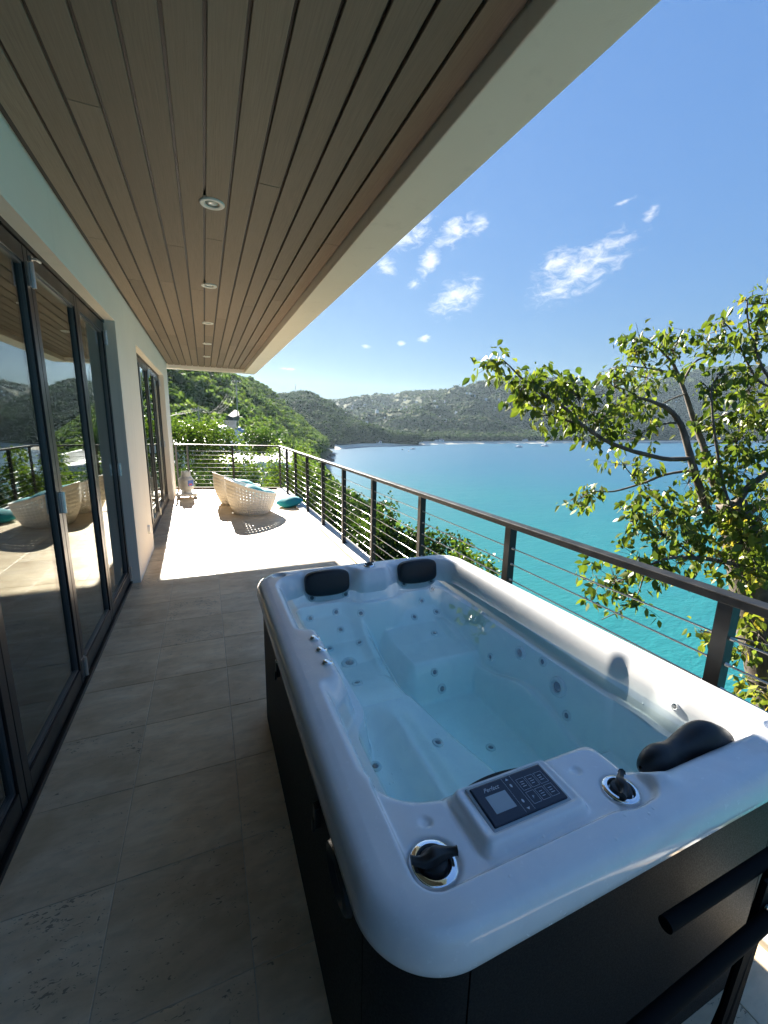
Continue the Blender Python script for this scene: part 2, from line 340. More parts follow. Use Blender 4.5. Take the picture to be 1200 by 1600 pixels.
# ------------------------------------------------------------------ sea and land
SEA = -30.0
def lerp_tab(x, xs, ys): return np.interp(x, xs, ys)
def fbm(x, y, sc, octv=4, seed=0.0):
    x = np.asarray(x, float); y = np.asarray(y, float); out = np.zeros(x.shape); a = 1.0
    r = np.random.default_rng(int(seed*100)+3)
    for o in range(octv):
        s = sc*2**o
        gx = x*s; gy = y*s; ix = np.floor(gx).astype(int); iy = np.floor(gy).astype(int); fx = gx-ix; fy = gy-iy
        fx = fx*fx*(3-2*fx); fy = fy*fy*(3-2*fy)
        def h(i, j):
            n = (i*374761393 + j*668265263 + int(seed*1000+o*7919)*2147483) & 0xffffffff
            n = ((n ^ (n >> 13))*1274126177) & 0xffffffff
            return ((n ^ (n >> 16)) & 0xffff)/65535.0 - .5
        out += a*((h(ix, iy)*(1-fx)+h(ix+1, iy)*fx)*(1-fy) + (h(ix, iy+1)*(1-fx)+h(ix+1, iy+1)*fx)*fy); a *= .5
    return out
def grid_mesh(name, X, Y, Z, mat, smooth=True):
    a, b = X.shape; idx = np.arange(a*b).reshape(a, b)
    f = np.stack([idx[:-1, :-1], idx[1:, :-1], idx[1:, 1:], idx[:-1, 1:]], -1).reshape(-1, 4)
    return np_mesh(name, np.stack([X, Y, Z], -1).reshape(-1, 3), f, mat, smooth)

ang = np.linspace(0, 2*np.pi, 97); rad = np.array([5, 60, 150, 300, 600, 1200, 2500, 5000, 12000.])
A_, R_ = np.meshgrid(ang, rad, indexing='ij')
struct(link('sea', grid_mesh('sea', 30+R_*np.cos(A_), 60+R_*np.sin(A_), np.full(A_.shape, SEA), MT['sea'])))

CO = np.array([(30,-400),(31,-100),(32,0),(34,40),(38,90),(47,157),(54,188),(62,233),(74,283),(101,370),(128,455),(138,478),(118,500),(60,520),(-40,540)], float)
def coast_x(y): return np.interp(y, [-400,-100,0,40,90,157,188,233,283,370,440,478,520,620], [30,31,32,34,38,47,54,62,74,101,124,137,120,60])
def hill_z(x, y):
    d = coast_x(y) - x
    dd = np.maximum(d, 0)
    full = np.interp(dd, [0, 4, 9, 15.5, 35, 56, 69, 84, 106, 150, 250, 500], [0, 9, 20, 24.5, 40.5, 57, 67.5, 78, 86, 105, 135, 175])
    near = np.interp(dd, [0, 5, 12, 20, 30, 60, 120, 400], [0, 6, 14.5, 20, 26.0, 25.0, 27, 60])
    t = np.clip((y-70)/190.0, 0, 1); t = t*t*(3-2*t)
    cap = np.interp(y, [330, 470, 520, 640], [1, 1, .8, .1])
    full = np.maximum(full-8, full*.35)
    z = near*(1-t) + full*t*cap
    z = z + fbm(x, y, 1/55., 3, 1.0)*np.clip(dd/40, 0, 1)*10*t
    return np.where(d > 0, SEA+z, SEA - 3 + np.maximum(d, -30)*.1)
ys = np.concatenate([np.linspace(-120, 60, 40), np.linspace(64, 660, 150)]); us = np.concatenate([np.linspace(-8, 60, 60), np.linspace(65, 420, 50)])
YY, UU = np.meshgrid(ys, us, indexing='ij'); XX = coast_x(YY) - UU
ZZ = hill_z(XX, YY)
hillA = struct(link('hillside', grid_mesh('hillside', XX, YY, ZZ, MT['landA'])))

# farther hills: polar sheets, crest elevation angles against azimuth
def polar_hill(name, az0, az1, na, shore, crest, nr, mat, rough, seed, back=1.25, shape=1.0, fl=0.04, nsc=1/160.):
    a = np.linspace(az0, az1, na); s = np.concatenate([np.linspace(0, 1, nr), np.linspace(1, back, 10)[1:]])
    Aa, S = np.meshgrid(a, s, indexing='ij'); ar = np.radians(Aa)
    r0 = np.interp(Aa, *shore); rc, ec = np.interp(Aa, *crest[:2]), np.interp(Aa, crest[0], crest[2])
    r = r0 + (rc-r0)*S; zc = CAM[2] + rc*np.tan(np.radians(ec))
    x = r*np.sin(ar); y = r*np.cos(ar)
    t = np.clip((S-fl)/(1-fl), 0, 1)**shape
    z = SEA + 1.2 + np.clip(S/.02, 0, 1)*2.0 + (zc-SEA)*t
    z = np.where(S > 1, zc - (S-1)*(rc-r0)*.5, z)
    env = np.clip(S*3, 0, 1)*np.where(S > 1, 1, np.clip((1.02-S)*4, .18, 1))
    z = z + fbm(x, y, nsc, 5, seed)*rough*env + fbm(x, y, 1/26., 2, seed+2)*5.0*np.clip(S*12, 0, 1)
    z = np.where(S == 0, SEA-2, z)
    me = grid_mesh(name, x, y, z, mat); o = struct(link(name, me))
    return o, (a, s, x, y, z)
_, gB = polar_hill('middle_hill', 2, 27.5, 220, ([0, 16, 17, 19.4, 22.8, 30], [520, 560, 572, 632, 669, 760]),
    ([2, 8.2, 9.8, 11, 13.5, 15.5, 17.6, 20.2, 24.5, 27.5], [900, 900, 900, 900, 880, 860, 840, 800, 760, 740], [2.4, 2.95, 3.35, 3.5, 3.35, 2.5, .9, -.3, -2.0, -2.3]), 90, MT['landB'], 22, 3.1, shape=.9)
_, gC = polar_hill('far_hills', 12, 82, 620, ([10, 16, 19.4, 26.3, 31.4, 36.4, 42.7, 47.2, 51.3, 57, 62.5, 70, 82], [640, 640, 640, 738, 812, 888, 1013, 1140, 1299, 1597, 2072, 2300, 2300]),
    ([12, 16.4, 18, 21.8, 24, 26, 29.4, 31, 32.7, 35.8, 39, 42.7, 46.4, 48.9, 51.6, 55.4, 58.7, 61.3, 63.8, 70, 82],
     [1900, 1900, 1900, 1900, 1900, 1850, 1800, 1750, 1700, 1700, 1750, 1800, 1900, 2100, 2350, 2600, 2800, 2900, 3000, 3000, 3000],
     [2.4, 2.75, 3.3, 3.95, 3.85, 4.3, 4.5, 4.5, 4.95, 5.8, 6.0, 6.1, 5.6, 5.0, 4.75, 5.8, 6.45, 6.6, 6.3, 5, 3]), 120, MT['landC'], 70, 5.7, shape=1.15, fl=.07)
# the strip of beach at the head of the bay
sh_az = np.array([16.2, 17, 19.4, 22.8, 26.3, 31.4, 36.4, 42.7, 47.2, 51.3, 57, 62.5, 70]); sh_r = np.array([556, 572, 632, 669, 738, 812, 888, 1013, 1140, 1299, 1597, 2072, 2300])
a = np.linspace(16.2, 70, 160); rr = np.interp(a, sh_az, sh_r) + fbm(a, a*0, .8, 2, 4)*5
rows = []
for off, z in ((-30, SEA-.5), (-22, SEA+.6), (-8, SEA+2.4), (14, SEA+4.4)):
    q = rr + off*np.interp(a, [16, 25, 50, 70], [.9, 1, 1.6, 2.4]); rows.append(np.stack([q*np.sin(np.radians(a)), q*np.cos(np.radians(a)), np.full(a.shape, z)], -1))
B = np.stack(rows, 1); struct(link('beach', grid_mesh('beach', B[..., 0], B[..., 1], B[..., 2], MT['sand'])))

# ------------------------------------------------------------------ foliage kit
def leaf_quads(P, D, U, L, Wd, var, fold=.25):
    """pointed leaves: base P, direction D, side U, length L, width Wd -> 6 verts, 4 tris each"""
    n = len(P); N = np.cross(D, U)
    b = P; t = P + D*L[:, None]; m1 = P + D*(L*.42)[:, None]; m2 = P + D*(L*.75)[:, None]; sag = np.zeros((n, 3)); sag[:, 2] = -L*.22; t = t + sag; m2 = m2 + sag*.45
    e = U*(Wd*.5)[:, None]; up = N*(Wd*fold)[:, None]
    v = np.stack([b, m1+e+up, m1-e+up, m2+e*.72+up*.7, m2-e*.72+up*.7, t], 1).reshape(-1, 3)
    i = np.arange(n)[:, None]*6
    f = np.concatenate([i+np.array([[0, 1, 3]]), i+np.array([[0, 3, 5]]), i+np.array([[0, 5, 4]]), i+np.array([[0, 4, 2]])], 1).reshape(-1, 3)
    return v, f, np.repeat(var, 4)
def unit(v): return v/np.maximum(np.linalg.norm(v, axis=-1, keepdims=True), 1e-9)
def leaf_cloud(C, Rr, n, L=.09, Wd=.05, droop=.35, shell=.55, seed=0, out=.7, clump=0):
    """n leaves through the ellipsoids C (k,3), Rr (k,3)"""
    g = np.random.default_rng(seed); C = np.asarray(C, float); Rr = np.asarray(Rr, float)
    vol = np.prod(Rr, 1)**(2/3.); k = g.choice(len(C), n, p=vol/vol.sum())
    d = unit(g.normal(size=(n, 3))); s = shell + (1-shell)*g.random(n)**.6; s *= 1 + .16*g.normal(size=n)
    P = C[k] + d*Rr[k]*s[:, None]
    if clump:
        m = max(8, n//clump); cc = P[:m]; w = g.integers(0, m, n); P = cc[w] + g.normal(size=(n, 3))*L*.9; d = d[w]
    D = unit(d*out + g.normal(size=(n, 3))*.75 + np.array([0, 0, -droop])); U = unit(np.cross(D, g.normal(size=(n, 3))))
    size = g.uniform(.65, 1.25, n); var = np.clip(g.normal(.45, .2, n) + .12*(s-.8), 0, 1)
    return leaf_quads(P, D, U, L*size, Wd*size, var)
def foliage(name, parts, mat, parent=None):
    v = []; f = []; a = []; o = 0
    for vv, ff, aa in parts: v.append(vv); f.append(ff+o); a.append(aa); o += len(vv)
    return link(name, np_mesh(name, np.concatenate(v), np.concatenate(f), mat, False, np.concatenate(a)), parent)
def shrub(name, label, cat, C, Rr, n, mat, base, L=.09, Wd=.05, seed=1, group=None, stems=7, **k):
    base = Vector(base); root = empty(name, base); tag(root, label, cat, group)
    C = [Vector(c)-base for c in C]
    foliage('foliage', [leaf_cloud([tuple(c) for c in C], Rr, n, L, Wd, seed=seed, **k)], MT[mat], root)
    g = random.Random(seed); mb = MB()
    for i in range(stems):
        c = C[i % len(C)]; r = Rr[i % len(C)]; e = c + Vector((g.uniform(-.6, .6)*r[0], g.uniform(-.6, .6)*r[1], g.uniform(-.2, .7)*r[2]))
        s = Vector((g.uniform(-.2, .2), g.uniform(-.2, .2), 0)); mid = s.lerp(e, .5) + Vector((g.uniform(-.2, .2), g.uniform(-.2, .2), .1))
        mb.tube([s, mid, e], [.035, .022, .008], 6)
    mb.build('stem', MT['bark'], root, True)
    return root

# canopy of the near hillside: crowns of leaf clumps round a core coloured darker for inner shade, too many to count
def crowns(name, P, size, nq, mat, seed, flat=.75):
    g = np.random.default_rng(seed); n = len(P)
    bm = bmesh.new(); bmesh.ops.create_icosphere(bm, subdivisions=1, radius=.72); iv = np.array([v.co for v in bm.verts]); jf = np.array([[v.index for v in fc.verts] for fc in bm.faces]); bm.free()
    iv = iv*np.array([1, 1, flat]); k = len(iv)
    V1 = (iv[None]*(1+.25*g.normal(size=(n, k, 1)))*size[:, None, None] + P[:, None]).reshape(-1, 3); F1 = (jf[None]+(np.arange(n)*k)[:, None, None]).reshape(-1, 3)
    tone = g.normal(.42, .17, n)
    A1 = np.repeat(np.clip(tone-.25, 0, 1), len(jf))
    d = unit(g.normal(size=(n, nq, 3))); d[..., 2] = np.where(d[..., 2] < -.35, -d[..., 2], d[..., 2])
    lump = 1 + .35*np.sin(d[..., 0:1]*5+g.random((n, 1, 1))*6)*np.sin(d[..., 1:2]*5+g.random((n, 1, 1))*6)
    Q = P[:, None] + d*np.array([1, 1, flat])*size[:, None, None]*(.82+.22*g.random((n, nq, 1)))*lump
    nr = unit(d + .55*g.normal(size=d.shape)); t1 = unit(np.cross(nr, g.normal(size=d.shape))); t2 = np.cross(nr, t1); h = size[:, None, None]*g.uniform(.16, .34, (n, nq, 1))
    V2 = np.stack([Q+t1*h, Q+t2*h*.8, Q-t1*h, Q-t2*h*.8], 2).reshape(-1, 3)
    i = np.arange(n*nq)[:, None]*4 + len(V1)
    F2 = np.concatenate([i+np.array([[0, 1, 2]]), i+np.array([[0, 2, 3]])], 1).reshape(-1, 3)
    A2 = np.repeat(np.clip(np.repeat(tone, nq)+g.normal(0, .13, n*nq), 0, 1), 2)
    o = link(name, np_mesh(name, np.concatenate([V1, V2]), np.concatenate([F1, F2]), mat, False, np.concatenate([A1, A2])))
    o['kind'] = 'stuff'; return o
g = np.random.default_rng(11)
pts = []
for n, y0, y1, u0, u1, sz in ((1500, 45, 190, 10, 130, 2.3), (2600, 150, 500, 6, 190, 3.0)):
    y = g.uniform(y0, y1, n); u = u0+(u1-u0)*g.random(n)**1.3; x = coast_x(y)-u; keep = np.abs(x)/np.maximum(y, 1) < .62
    keep &= ~((y < 58) & (x > -6) & (x < 9)); keep &= ~((np.abs(x-7.6) < 1.6) & (np.abs(y-116) < 4))
    keep &= ~((np.abs(x-2.9) < 4.5) & (y > 40) & (y < 66))
    x, y = x[keep], y[keep]; s = sz*g.uniform(.55, 1.25, len(x)); pts.append((x, y, s))
x = np.concatenate([p[0] for p in pts]); y = np.concatenate([p[1] for p in pts]); s = np.concatenate([p[2] for p in pts])
z = hill_z(x, y) + s*.75
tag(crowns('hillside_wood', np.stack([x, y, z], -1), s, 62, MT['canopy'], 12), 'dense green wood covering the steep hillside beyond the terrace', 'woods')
# woods behind the beach and up the farther hills
n = 2600; a = g.uniform(16.6, 66, n); dr = g.exponential(28, n)+8; r0 = np.interp(a, sh_az, sh_r)+dr*np.interp(a, [16, 66], [1, 2.6]); s = g.uniform(3.0, 6.5, n)*np.interp(a, [16, 66], [.85, 1.7])
P = np.stack([r0*np.sin(np.radians(a)), r0*np.cos(np.radians(a)), SEA+3+s*.8+dr*.10], -1)
tag(crowns('beach_wood', P, s, 18, MT['canopy_far'], 13, .95), 'belt of palms and trees behind the far sandy beach', 'woods')
def from_grid(G, n, seed, smin, smax, cols, smax2=1.0, size=4):
    a_, s_, X, Y, Z = G; gg = np.random.default_rng(seed)
    i = gg.integers(0, X.shape[0]-1, n); j = gg.integers(cols[0], cols[1], n); fx = gg.random(n); fy = gg.random(n)
    L_ = lambda Q: (Q[i, j]*(1-fx)+Q[i+1, j]*fx)*(1-fy) + (Q[i, j+1]*(1-fx)+Q[i+1, j+1]*fx)*fy
    return np.stack([L_(X), L_(Y), L_(Z)], -1), gg.uniform(smin, smax, n)
P, s = from_grid(gB, 3600, 21, 3.2, 6.5, (4, 95)); P[:, 2] += s*.4
tag(crowns('hill_wood', P, s, 18, MT['canopy_far'], 14, .8), 'hazy green wood on the rounded hill with the mast', 'woods')
P, s = from_grid(gC, 9000, 22, 5, 11, (3, 124)); P[:, 2] += s*.2
tag(crowns('far_wood', P, s, 10, MT['canopy_far'], 15, .7), 'hazy wooded slopes of the hills across the bay', 'woods')

# rocks along the point
for k in range(30):
    y = random.uniform(150, 470); x = float(coast_x(y)) + random.uniform(-1.5, 3.5)
    bm = bmesh.new(); bmesh.ops.create_icosphere(bm, subdivisions=2, radius=1)
    sz = random.uniform(1.0, 3.2)
    for v in bm.verts: v.co *= sz*(1+.35*mnoise.noise(v.co*1.3+Vector((k*7, 0, 0)))); v.co.z *= .6
    me = bpy.data.meshes.new('shore_rock'); bm.to_mesh(me); bm.free(); me.materials.append(MT['rock'])
    o = link('shore_rock', me); o.location = (x, y, SEA+.3); tag(o, 'brown boulder on the waterline below the wooded point', 'rock', 'boulders along the wooded point')
# ------------------------------------------------------------------ deck
T = .457; GX0, GY0 = .045-2*T, 2.003-12*T
deck = MB()
EDGE_L, EDGE_R = -.84, 1.6622
far_y = lambda x: 11.18 + (1.73-x)*.27
v = [(EDGE_L, -3.4), (EDGE_R, -3.4), (EDGE_R, far_y(EDGE_R)), (EDGE_L, far_y(EDGE_L))]
deck.add([(x, y, -.25) for x, y in v]+[(x, y, -.0035) for x, y in v], [(3,2,1,0),(4,5,6,7),(0,1,5,4),(1,2,6,5),(2,3,7,6),(3,0,4,7)])
deck = struct(deck.build('deck', MT['grout']))
def tile_mesh(x0, x1, y0, y1, mat='trav', y1b=None):
    g = .0016; y1b = y1 if y1b is None else y1b
    w, h, hb = x1-x0-2*g, y1-y0-2*g, y1b-y0-2*g; b = .0018
    mb = MB(); lo = [(0,0),(w,0),(w,hb),(0,h)]; hi = [(b,b),(w-b,b),(w-b,hb-b),(b,h-b)]
    mb.add([(x,y,-.008) for x,y in lo]+[(x,y,-.0012) for x,y in lo]+[(x,y,0) for x,y in hi],
           [(0,1,5,4),(1,2,6,5),(2,3,7,6),(3,0,4,7),(4,5,9,8),(5,6,10,9),(6,7,11,10),(7,4,8,11),(8,9,10,11)])
    return mb.mesh('tile', MT[mat])
cache = {}
xs_ = [EDGE_L] + [GX0+T*i for i in range(0, 6) if EDGE_L+.05 < GX0+T*i < EDGE_R-.05] + [EDGE_R]
for i in range(len(xs_)-1):
    x0, x1 = xs_[i], xs_[i+1]
    j = 0
    while True:
        y0 = GY0 + T*j; j += 1
        ya, yb = far_y(x0), far_y(x1)
        if y0 >= min(ya, yb)-.03: break
        full = y0+T <= min(ya, yb)
        key = (i, 'full' if full else j)
        if key not in cache: cache[key] = tile_mesh(x0, x1, y0, y0+T) if full else tile_mesh(x0, x1, y0, min(ya, y0+T), y1b=min(yb, y0+T))
        o = link('tile', cache[key], deck); o.location = (x0+.0016, y0+.0016, random.uniform(-.0006, .0006))
# low painted kerb under the railing
k = MB(); k.add([(1.653,-3.4,-.35),(1.90,-3.4,-.35),(1.90,11.13,-.35),(1.653,11.195,-.35),(1.653,-3.4,.035),(1.90,-3.4,.03),(1.90,11.13,.03),(1.653,11.195,.035)], [(3,2,1,0),(4,5,6,7),(0,1,5,4),(1,2,6,5),(2,3,7,6),(3,0,4,7)])
struct(k.build('kerb', MT['kerb'], bevel=.008))
# retaining wall under the terrace
rw = MB(); rw.add([(-1.0,-3.4,-7),(1.86,-3.4,-7),(1.86,11.12,-7),(-1.0,11.9,-7),(-1.0,-3.4,-.26),(1.86,-3.4,-.26),(1.86,11.12,-.26),(-1.0,11.9,-.26)], [(3,2,1,0),(4,5,6,7),(0,1,5,4),(1,2,6,5),(2,3,7,6),(3,0,4,7)])
tag(rw.build('retaining_wall', MT['concrete']), 'grey concrete wall carrying the terrace above the slope', 'wall')

# ------------------------------------------------------------------ house
house = empty('house'); tag(house, 'white stucco house with folding glass doors and a plank soffit', 'house')
WX, DX, CZ, HZ = -.73, -.835, 2.98, 2.63
O1, O2 = (-2.85, 4.93), (6.27, 10.18); Y0, Y1 = -2.9, 11.33; WB = -.98
w = MB()
w.box(WB, WX, Y0, O1[0], 0, 3.25); w.box(WB, WX, O1[1], O2[0], 0, 3.25); w.box(WB, WX, O2[1], Y1, 0, 3.25)
w.box(WB+.001, WX, O1[0], O1[1], HZ, 3.249); w.box(WB+.001, WX, O2[0], O2[1], HZ, 3.249)
w.build('wall', MT['stucco'], house)
# room behind the glass, its dimness put into dark floor and wall colours
r = MB(); r.box(-5.2, -5.1, Y0, Y1, -.3, 3.25); r.box(-5.1, WB, Y0, Y0+.1, -.3, 3.25); r.box(-5.1, WB, Y1-.1, Y1, -.3, 3.25); r.box(-5.1, WB, 5.5, 5.6, -.3, 3.25)
r.build('room_wall', MT['room'], house)
MB().box(-5.1, WB-.001, Y0+.1, Y1-.1, -.3, -.012).build('room_floor', MT['dark'], house)
MB().box(-5.1, WB-.002, Y0+.1, Y1-.1, 2.85, 3.1).build('room_ceiling', MT['room'], house)
# roof: beam round the soffit
BX0, BX1, BZ = .985, 1.25, 2.90; RY1 = 11.52; RY0 = -.55
rf = MB(); rf.box(-5.3, WX-.16, Y0, RY1-.004, 3.26, 3.50); rf.box(WX-.16, BX1-.004, RY0+.004, RY1-.004, 3.26, 3.50); rf.build('roof_slab', MT['stucco'], house)
bm_ = MB(); bm_.box(BX0, BX1, RY0, RY1, BZ, 3.53); bm_.build('fascia_beam', MT['stucco'], house, bevel=.006)
bm_ = MB(); bm_.box(WX-.15, BX0-.001, Y1, RY1-.002, BZ+.001, 3.529); bm_.build('end_beam', MT['stucco'], house, bevel=.006)
bm_ = MB(); bm_.box(WX-.15, BX0-.001, RY0+.002, RY0+.2, BZ+.001, 3.529); bm_.build('end_beam', MT['stucco'], house, bevel=.006)
soffit = MB().box(WX-.02, BX0+.02, RY0+.21, Y1+.01, CZ+.022, CZ+.04).build('soffit', MT['gasket'], house)
gx = -.703
LX = [.118]; LY = [2.98, 4.65, 6.34, 7.97, 9.52]
edges = [WX+.002] + [gx+.13*i for i in range(0, 14) if gx+.13*i < BX0-.03] + [BX0-.002]
for i in range(len(edges)-1):
    x0, x1 = edges[i]+.007, edges[i+1]-.007
    if x1-x0 < .02: continue
    ya = RY0+.202; cuts = [random.uniform(2.2, 4.2) if i % 2 else random.uniform(4.6, 6.2), random.uniform(7.0, 9.0), Y1-.002]
    for yb in cuts:
        mb = MB(); mb.box(x0, x1, ya, yb-.0015, CZ, CZ+.02); mb.build('ceiling_plank', MT['plank'], soffit, bevel=.002, seg=1); ya = yb+.0015
# bead of render where the beam meets the boards
# doors
def door_leaf(y0, y1, hinge_at=None, handle=False, z0=.035, z1=2.60):
    st, tr, br = .062, .085, .105; d0, d1 = DX-.045, DX+.012
    f = MB(); f.box(d0, d1, y0+.002, y0+st, z0, z1); f.box(d0, d1, y1-st, y1-.002, z0, z1)
    f.box(d0+.001, d1-.001, y0+st, y1-st, z1-tr, z1-.001); f.box(d0+.001, d1-.001, y0+st, y1-st, z0+.001, z0+br)
    fr = f.build('door_leaf', MT['frame'], house, bevel=.003)
    b = MB(); e = .014
    b.box(d0+.012, d1-.012, y0+st, y0+st+e, z0+br, z1-tr); b.box(d0+.012, d1-.012, y1-st-e, y1-st, z0+br, z1-tr)
    b.box(d0+.0125, d1-.0125, y0+st+e, y1-st-e, z0+br, z0+br+e); b.box(d0+.0125, d1-.0125, y0+st+e, y1-st-e, z1-tr-e, z1-tr)
    b.build('glazing_bead', MT['bead'], fr)
    p = MB(); xm = (d0+d1)/2; p.box(xm-.004, xm+.004, y0+st+.003, y1-st-.003, z0+br+.003, z1-tr-.003); p.build('pane', MT['glass'], fr)
    if hinge_at:
        for z in (.13, 1.22, 2.47):
            h = MB()
            for q in range(5): h.tube([(d1+.014, hinge_at, z-.065+q*.026), (d1+.014, hinge_at, z-.065+q*.026+.0245)], .0105, 10)
            h.box(d1, d1+.005, hinge_at-.032, hinge_at+.032, z-.062, z+.062)
            h.build('hinge', MT['steel'], fr, smooth=35)
    if handle:
        h = MB(); h.box(d1, d1+.012, y0+.02, y0+.045, 2.545, 2.575); h.tube([(d1+.01, y0+.03, 2.56), (d1+.03, y0+.03, 2.56), (d1+.035, y0+.075, 2.56)], .007, 8); h.build('latch', MT['steel'], fr, smooth=35)
for q, (a, b) in enumerate([(3.98, 4.925), (3.03, 3.98), (2.045, 3.03), (1.07, 2.045), (.09, 1.07), (-.88, .09), (-1.86, -.88), (-2.84, -1.86)]):
    door_leaf(a, b, {0: 4.915, 1: 3.03, 3: 1.07, 5: -.88}.get(q), q in (1, 3))
for q, (a, b) in enumerate([(9.2, 10.17), (8.23, 9.2), (7.26, 8.23), (6.28, 7.26)]):
    door_leaf(a, b, {0: 10.16, 1: 8.23, 2: None}.get(q), q == 1)
for (a, b) in (O1, O2):
    MB().box(DX-.06, DX+.03, a+.001, b-.001, -.002, .028).build('door_track', MT['frame'], house, bevel=.003)
    MB().box(DX-.06, DX+.02, a+.001, b-.001, 2.605, HZ+.001).build('door_head', MT['frame'], house)
# weatherproof outlet cover on the wall
oc = MB(); n = 20; ring = [(math.cos(2*math.pi*i/n)*.038, math.sin(2*math.pi*i/n)*.062) for i in range(n)]
oc.add([(WX, 5.83+a, .37+b) for a, b in ring]+[(WX+.028, 5.83+a*.85, .37+b*.88) for a, b in ring], [(i, (i+1) % n, n+(i+1) % n, n+i) for i in range(n)]+[tuple(range(n, 2*n))])
oc.build('outlet_cover', MT['white'], house, smooth=30)
# downlights
dl = empty('downlight'); 
ring = MB(); M_ = Matrix.Identity(3)
ring.lathe([(.040, .012), (.042, -.002), (.050, -.006), (.066, -.006), (.070, -.002), (.071, .012)], 32); ring.build('trim_ring', MT['white'], dl, smooth=40)
lens = MB(); lens.lathe([(.0405, .010), (.036, .004), (.020, -.001), (.004, -.002)], 24); lens.build('lens', MT['lamp'], dl, smooth=True)
where = ['nearest the open end of the tub terrace', 'above the tub end, second along the row', 'midway along the row', 'second from the far beam', 'closest to the far beam']
labs = ['round white recessed downlight in the soffit, farthest from the far end beam', 'round white recessed downlight in the soffit, fourth from the far end beam', 'round white recessed downlight in the soffit, third from the far end beam',
        'round white recessed downlight in the soffit, second from the far end beam', 'round white recessed downlight in the soffit, next to the far end beam']
for i, yy in enumerate(LY):
    o = dl if i == 0 else copy_tree(dl)
    o.location = (LX[0], yy, CZ-.003); tag(o, labs[i], 'downlight', 'downlights along the soffit')

# ------------------------------------------------------------------ railing
rail = empty('cable_railing', (1.75, 5, .03)); tag(rail, 'black metal cable railing with flat handrail along the sea side', 'railing')
def rel(o, base): 
    o.matrix_parent_inverse = Matrix.Translation(-Vector(base)); return o
PB = (1.75, 5, .03); PX = 1.765; RZ = 1.135
posts = [-2.78, -1.58, -.38, .84, 2.07, 3.28, 4.47, 5.62, 6.78, 7.96, 9.1, 10.15]
pm = None
for yy in posts:
    if pm is None:
        b = MB(); b.box(-.026, .026, -.026, .026, .008, RZ-.03-.03); pm = b.mesh('post', MT['rail']); b2 = MB(); b2.box(-.045, .045, -.045, .045, 0, .008); pl = b2.mesh('base_plate', MT['rail'])
    o = link('post', pm, rail); o.location = (PX-PB[0], yy-PB[1], .002); o2 = link('base_plate', pl, o); o2.location = (0, 0, 0)
hb = MB(); hb.box(PX-.033, PX+.033, -3.3, 11.17, RZ-.035, RZ); rel(hb.build('handrail', MT['rail'], rail, bevel=.003), PB)
for q in range(9):
    z = .135 + q*.104; mb = MB()
    ypts = np.arange(-3.3, 11.17, .6); mb.tube([(PX, float(yy), z) for yy in list(ypts)+[11.16]], .0042, 6)
    rel(mb.build('cable', MT['cable'], rail, True), PB)
for yy in posts:   # swaged fittings where the cables pass the posts
    mb = MB()
    for q in range(9): mb.tube([(PX, yy-.040, .135+q*.104), (PX, yy+.040, .135+q*.104)], .0075, 6)
    rel(mb.build('cable_fitting', MT['cable'], rail, True), PB)
end = empty('end_railing', (0.5, 11.5, .0)); tag(end, 'black metal cable railing across the far end of the terrace', 'railing')
EB = (0.5, 11.5, 0.0); A0 = Vector((1.765, 11.19, 0)); A1 = Vector((-.70, 11.86, 0)); ed = (A1-A0); eL = ed.length; ed.normalize(); en = Vector((-ed.y, ed.x, 0))
def ebox(s0, s1, n0, n1, z0, z1):
    mb = MB(); c = [A0+ed*s+en*n for s, n in ((s0, n0), (s1, n0), (s1, n1), (s0, n1))]
    mb.add([(p.x, p.y, z0) for p in c]+[(p.x, p.y, z1) for p in c], [(0,1,2,3),(7,6,5,4),(4,5,1,0),(5,6,2,1),(6,7,3,2),(7,4,0,3)]); return mb
for s in (0.0, 1.18, 2.28, eL): rel(ebox(s-.022 if s else -.026, s+.022, -.022, .022, .03, RZ-.03).build('post', MT['rail'], end), EB)
rel(ebox(-.03, eL+.03, -.03, .03, RZ-.032, RZ-.001).build('handrail', MT['rail'], end, bevel=.003), EB)
for q in range(9):
    z = .135+q*.104; mb = MB(); mb.tube([A0+Vector((0, 0, z)), A0.lerp(A1, .5)+Vector((0, 0, z)), A1+Vector((0, 0, z))], .005, 6); rel(mb.build('cable', MT['cable'], end, True), EB)
rel(ebox(-.05, eL+.05, .03, .09, -.2, .05).build('timber_edge', MT['bark'], end), EB)
# ------------------------------------------------------------------ hot tub
TX, TY, TW, TL = .21, .443, 1.35, 1.96
ZL, ZT, ZW = .785, .868, .792           # lip, rim, water line
tub = empty('hot_tub', (TX, TY, 0)); tag(tub, 'white acrylic hot tub with black cabinet, filled and standing on the terrace', 'hot tub')
def smin(a, b, k): h = np.clip(.5+.5*(b-a)/k, 0, 1); return b*(1-h)+a*h-k*h*(1-h)
def smax(a, b, k): return -smin(-a, -b, k)
def sdbox(u, v, u0, u1, v0, v1, r):
    cx, cy_, hx, hy = (u0+u1)/2, (v0+v1)/2, (u1-u0)/2-r, (v1-v0)/2-r
    dx, dy = np.abs(u-cx)-hx, np.abs(v-cy_)-hy
    return np.hypot(np.maximum(dx, 0), np.maximum(dy, 0)) + np.minimum(np.maximum(dx, dy), 0) - r
def sst(a, b, x): t = np.clip((x-a)/(b-a), 0, 1); return t*t*(3-2*t)
def basin_sd(u, v):
    s = sdbox(u, v, .112, 1.232, .285, 1.845, .15)
    s = smin(s, sdbox(u, v, .735, 1.232, .125, .6, .07), .05)                 # bay in front of the near pillow
    s = smax(s, -sdbox(u, v, -.2, .178, .80, 1.20, .045), .05)                # arm rest with the air buttons
    s = smax(s, -sdbox(u, v, .585, .80, 1.775, 2.2, .05), .05)                # block between the back pillows
    return s
